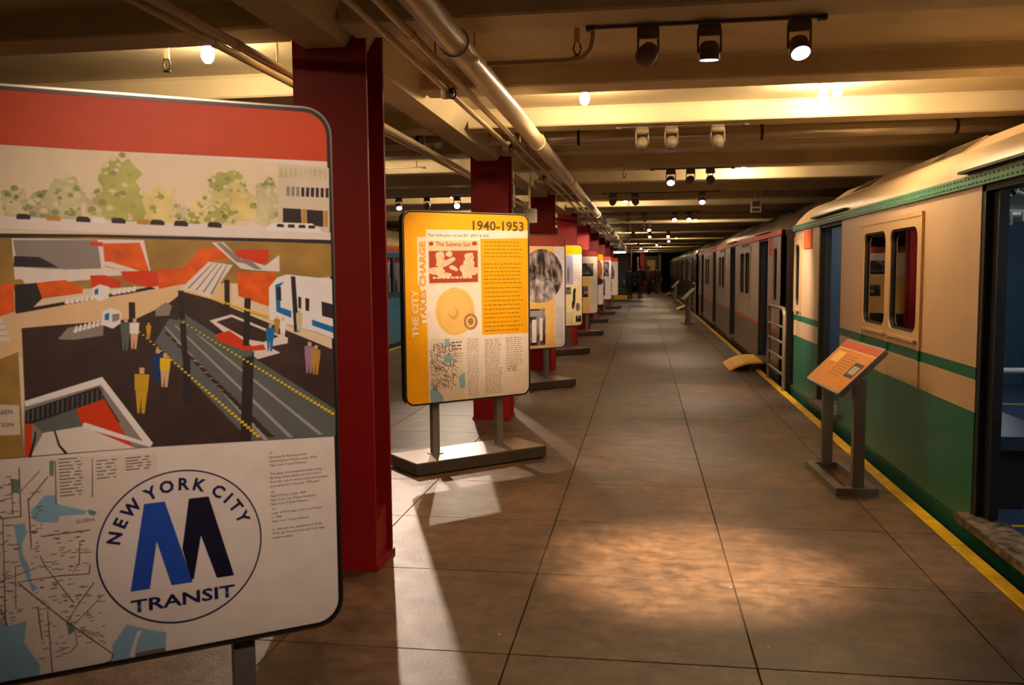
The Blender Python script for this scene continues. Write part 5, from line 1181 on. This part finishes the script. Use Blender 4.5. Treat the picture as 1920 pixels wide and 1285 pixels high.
stand(1.25, 25.0, 'grey-brown reading stand beside the grey car, second from the camera', 'mid', 'rust', False)
stand(1.45, 40.5, 'reading stand beside the olive car, third from the camera', 'mid', 'rust', False)
stand(1.1, 58.0, 'farthest reading stand with orange sheet at the end of the aisle', 'stand_sheet', 'stand_head', False)

# ------------------------------------------------------------------ far end: stairs, rails, notice board
STEP = mat('dark_stair', (46, 40, 32), .6); NOSE = mat('stair_nosing', (110, 92, 66), .45)
t = empty('far_staircase', (-1.35, 46.4, 0), 0, 'dark staircase rising at the far end of the platform', 'staircase')
for k in range(13):
    st = MB().box(-.55, .55, .27*k, .27*k+.30, .18*k, .18*(k+1)-.02).build('step', STEP, t)
    MB().box(-.55, .55, .27*k-.01, .27*k+.05, .18*(k+1)-.02, .18*(k+1)).build('nosing', NOSE, st)
for s in (-.6, .6): MB().prism([(0, 0), (3.8, 0), (3.8, 2.40), (.2, .5), (0, .3)], s-.03, s+.03, 'x').build('stair_side', STEP, t)
t = empty('yellow_step', (-1.08, 45.75, 0), 0, 'yellow warning block at the foot of the far stairs', 'step')
MB().cbox(-.45, .45, -.25, .25, 0, .20, .02).build('block', YELR, t); MB().box(-.45, .45, -.256, -.25, .10, .115).build('groove', DARKST, t)
t = empty('red_rail', (-.62, 46.2, 0), 0, 'tall red pole with rail beside the far stairs', 'railing')
MB().cyl((0, 0, 0), (0, 0, 2.69), .045, n=10).build('pole', mat('faded_red_pole', (170, 70, 64), .5), t)
MB().cyl((.35, 0, 0), (.35, 0, 2.2), .025, n=8).build('thin_pole', PIPE, t)
MB().cyl((0, 0, 1.0), (.35, 0, 1.0), .02, n=8).build('cross_bar', PIPE, t)
t = empty('notice_board', (.55, 60.6, 0), 0, 'tall notice board with tan poster on the far dark wall', 'notice board')
MB().box(-.42, .42, 0, .08, 0, 2.45).build('frame', DARKST, t); MB().box(-.27, .27, -.012, 0, 1.45, 2.16).build('poster', mat('tan_poster', (196, 160, 100), .6, var=.15, scale=6), t)
MB().box(-.3, .3, -.015, 0, 1.18, 1.25).build('ledge', PIPE, t)
t = empty('far_red_column', (-.05, 60.2, 0), 0, 'lone red column at the far end in the middle of the aisle', 'column')
MB().box(-.16, .16, -.12, -.10, 0, 2.84).build('flange', RED, t); MB().box(-.16, .16, .10, .12, 0, 2.84).build('flange', RED, t); MB().box(-.01, .01, -.1, .1, 0, 2.84).build('web', RED, t)
t = empty('far_pale_post', (1.12, 60.9, 0), 0, 'pale olive post right of the far notice board', 'post')
MB().box(-.1, .1, -.1, .1, 0, 2.68).build('shaft', mat('olive_post', (120, 112, 84), .5), t); MB().box(-.13, .13, -.13, .13, 0, .1).build('plinth', MATS['olive_post'], t)
t = empty('far_partition', (-3.6, 50.0, 0), 0, 'dark partition wall left of the far stairs', 'partition')
MB().box(-1.6, 1.55, 0, .1, 0, 2.68).build('panel', DARKWALL, t); MB().box(-1.6, 1.55, -.02, 0, 0, .12).build('kick_plate', DARKST, t)

# ------------------------------------------------------------------ people walking at the far end
def person(x, y, rz, h, coat, trouser, label, phase=1, bag=False, hairc=(48, 34, 26)):
    t = empty('person', (x, y, 0), rz, label, 'person', 'people at the far end of the platform')
    k = h/1.72
    J = {'pel': (0, 0, .95, .15), 'wst': (0, .0, 1.10, .14), 'chs': (0, .02, 1.28, .165), 'shc': (0, .01, 1.42, .12), 'nck': (0, .0, 1.50, .055),
         'hd0': (0, .02, 1.56, .075), 'hd1': (0, .025, 1.63, .092), 'hd2': (0, .015, 1.69, .078)}
    E = [('pel', 'wst'), ('wst', 'chs'), ('chs', 'shc'), ('shc', 'nck'), ('nck', 'hd0'), ('hd0', 'hd1'), ('hd1', 'hd2')]
    for s, sg in (('l', -1), ('r', 1)):
        sw = phase*sg
        J[s+'hip'] = (.10*sg, 0, .90, .105); J[s+'kn'] = (.10*sg, .16*sw if sw > 0 else -.06, .50 if sw > 0 else .49, .068)
        J[s+'an'] = (.10*sg, .26*sw if sw > 0 else -.34, .10 if sw > 0 else .16, .048); J[s+'to'] = (.105*sg, J[s+'an'][1]+.16, .04 if sw > 0 else .05, .036)
        J[s+'sh'] = (.18*sg, 0, 1.40, .075); J[s+'el'] = (.25*sg, -.08-.06*sw, 1.13, .055); J[s+'wr'] = (.25*sg, .08-.14*sw, .91, .038); J[s+'pa'] = (.25*sg, .10-.15*sw, .84, .036)
        E += [('pel', s+'hip'), (s+'hip', s+'kn'), (s+'kn', s+'an'), (s+'an', s+'to'), ('shc', s+'sh'), (s+'sh', s+'el'), (s+'el', s+'wr'), (s+'wr', s+'pa')]
    names = list(J); me = bpy.data.meshes.new('body'); me.from_pydata([Vector(J[n][:3])*k for n in names], [(names.index(a), names.index(b)) for a, b in E], [])
    o = bpy.data.objects.new('tmp', me); COL.objects.link(o); md = o.modifiers.new('s', 'SKIN'); sv = me.skin_vertices[0].data
    for i, n in enumerate(names): sv[i].radius = (J[n][3]*k, J[n][3]*k*(.8 if n in ('pel', 'wst', 'chs', 'shc') else 1)); sv[i].use_root = (n == 'pel')
    sb = o.modifiers.new('u', 'SUBSURF'); sb.levels = 1; sb.render_levels = 1
    dg = bpy.context.evaluated_depsgraph_get(); bm = bpy.data.meshes.new_from_object(o.evaluated_get(dg)); bpy.data.objects.remove(o)
    # fingers are grown into the same body mesh
    fb = MB()
    for s, sg in (('l', -1), ('r', 1)):
        p = Vector(J[s+'pa'][:3])*k
        for q, (dy, ln_) in enumerate(((-.030, .060), (-.010, .075), (.010, .080), (.030, .070))):
            b0 = p+Vector((0, dy, -.02)); fb.tube([b0, b0+Vector((-.008*sg, .004, -ln_*.5)), b0+Vector((-.022*sg, .006, -ln_))], [.010, .009, .006], 6)
        b0 = p+Vector((0, .034, .02)); fb.tube([b0, b0+Vector((-.012*sg, .024, -.03)), b0+Vector((-.02*sg, .028, -.055))], [.011, .010, .007], 6)
    b2 = bmesh.new(); b2.from_mesh(bm); fm = fb.mesh('f', []); b2.from_mesh(fm); b2.to_mesh(bm); b2.free()
    bm.materials.clear()
    for m in (mat('skin', (206, 160, 128), .6), coat, trouser, DARKST): bm.materials.append(m)
    for pgn in bm.polygons:
        c = pgn.center/k; pgn.use_smooth = True
        pgn.material_index = 0 if c.z > 1.49 else (3 if c.z < .09 else (0 if (abs(c.x) > .19 and c.z < .905) else (2 if c.z < .88 and abs(c.x) < .215 else 1)))
    link('body', bm, t)
    hair = MB(); hair.lathe((0, .012*k, 1.60*k), [(.098*k, -.04*k), (.105*k, .02*k), (.10*k, .07*k), (.075*k, .115*k), (.03*k, .138*k), (0, .142*k)], 14); hr = hair.build('hair', mat('dark_hair', hairc, .7), t)
    hr.location = (0, -.012, 0)
    ct = MB(); ct.lathe((0, 0, 0), [(.175*k, .80*k), (.18*k, .95*k), (.165*k, 1.12*k), (.19*k, 1.28*k), (.16*k, 1.42*k), (.07*k, 1.50*k)], 18); cc = ct.build('coat', coat, t); cc.scale = (1.05, .78, 1)
    fc = MB()
    for s in (-1, 1): fc.lathe((.032*s, .105*k, 1.625*k), [(0, -.009), (.010, -.006), (.012, 0), (.010, .006), (0, .009)], 8)
    fc.cyl((0, .10*k, 1.615*k), (0, .128*k, 1.585*k), .010, .014, 8); fc.box(-.022, .022, .085*k, .104*k, 1.548*k, 1.556*k); fc.build('face_features', mat('face_detail', (120, 70, 60), .6), t)
    if bag:
        b_ = MB().cbox(-.05, .05, -.14, .14, .82*k, 1.05*k, .02).build('shoulder_bag', mat('grey_bag', (120, 112, 104), .7), t); b_.location = (-.30, .03, 0)
        st = MB(); st.tube([(-.30, -.1, 1.03*k), (-.2, -.02, 1.44*k), (-.30, .14, 1.03*k)], .008, 6); st.build('strap', MATS['grey_bag'], b_); b_.children[0].location = (.30, -.03, 0)
BLK = mat('black_cloth', (30, 26, 26), .8); BLK2 = mat('charcoal_cloth', (38, 34, 36), .8); MAR = mat('dark_maroon_cloth', (58, 26, 30), .8); GRT = mat('grey_trousers', (84, 74, 66), .8)
person(-.66, 45.0, 0.15, 1.66, BLK, BLK, 'person in black walking, left of the far pair, with a pale shoulder bag', 1, True)
person(-.14, 44.6, -.15, 1.74, BLK, BLK2, 'person in black coat in mid-stride, right of the far pair', -1)
person(.34, 53.0, .2, 1.72, MAR, BLK, 'person in dark maroon coat standing beyond the walking pair', 1)
person(.86, 54.0, -.3, 1.68, BLK2, GRT, 'person in charcoal coat with grey trousers, farthest of the group', -1)
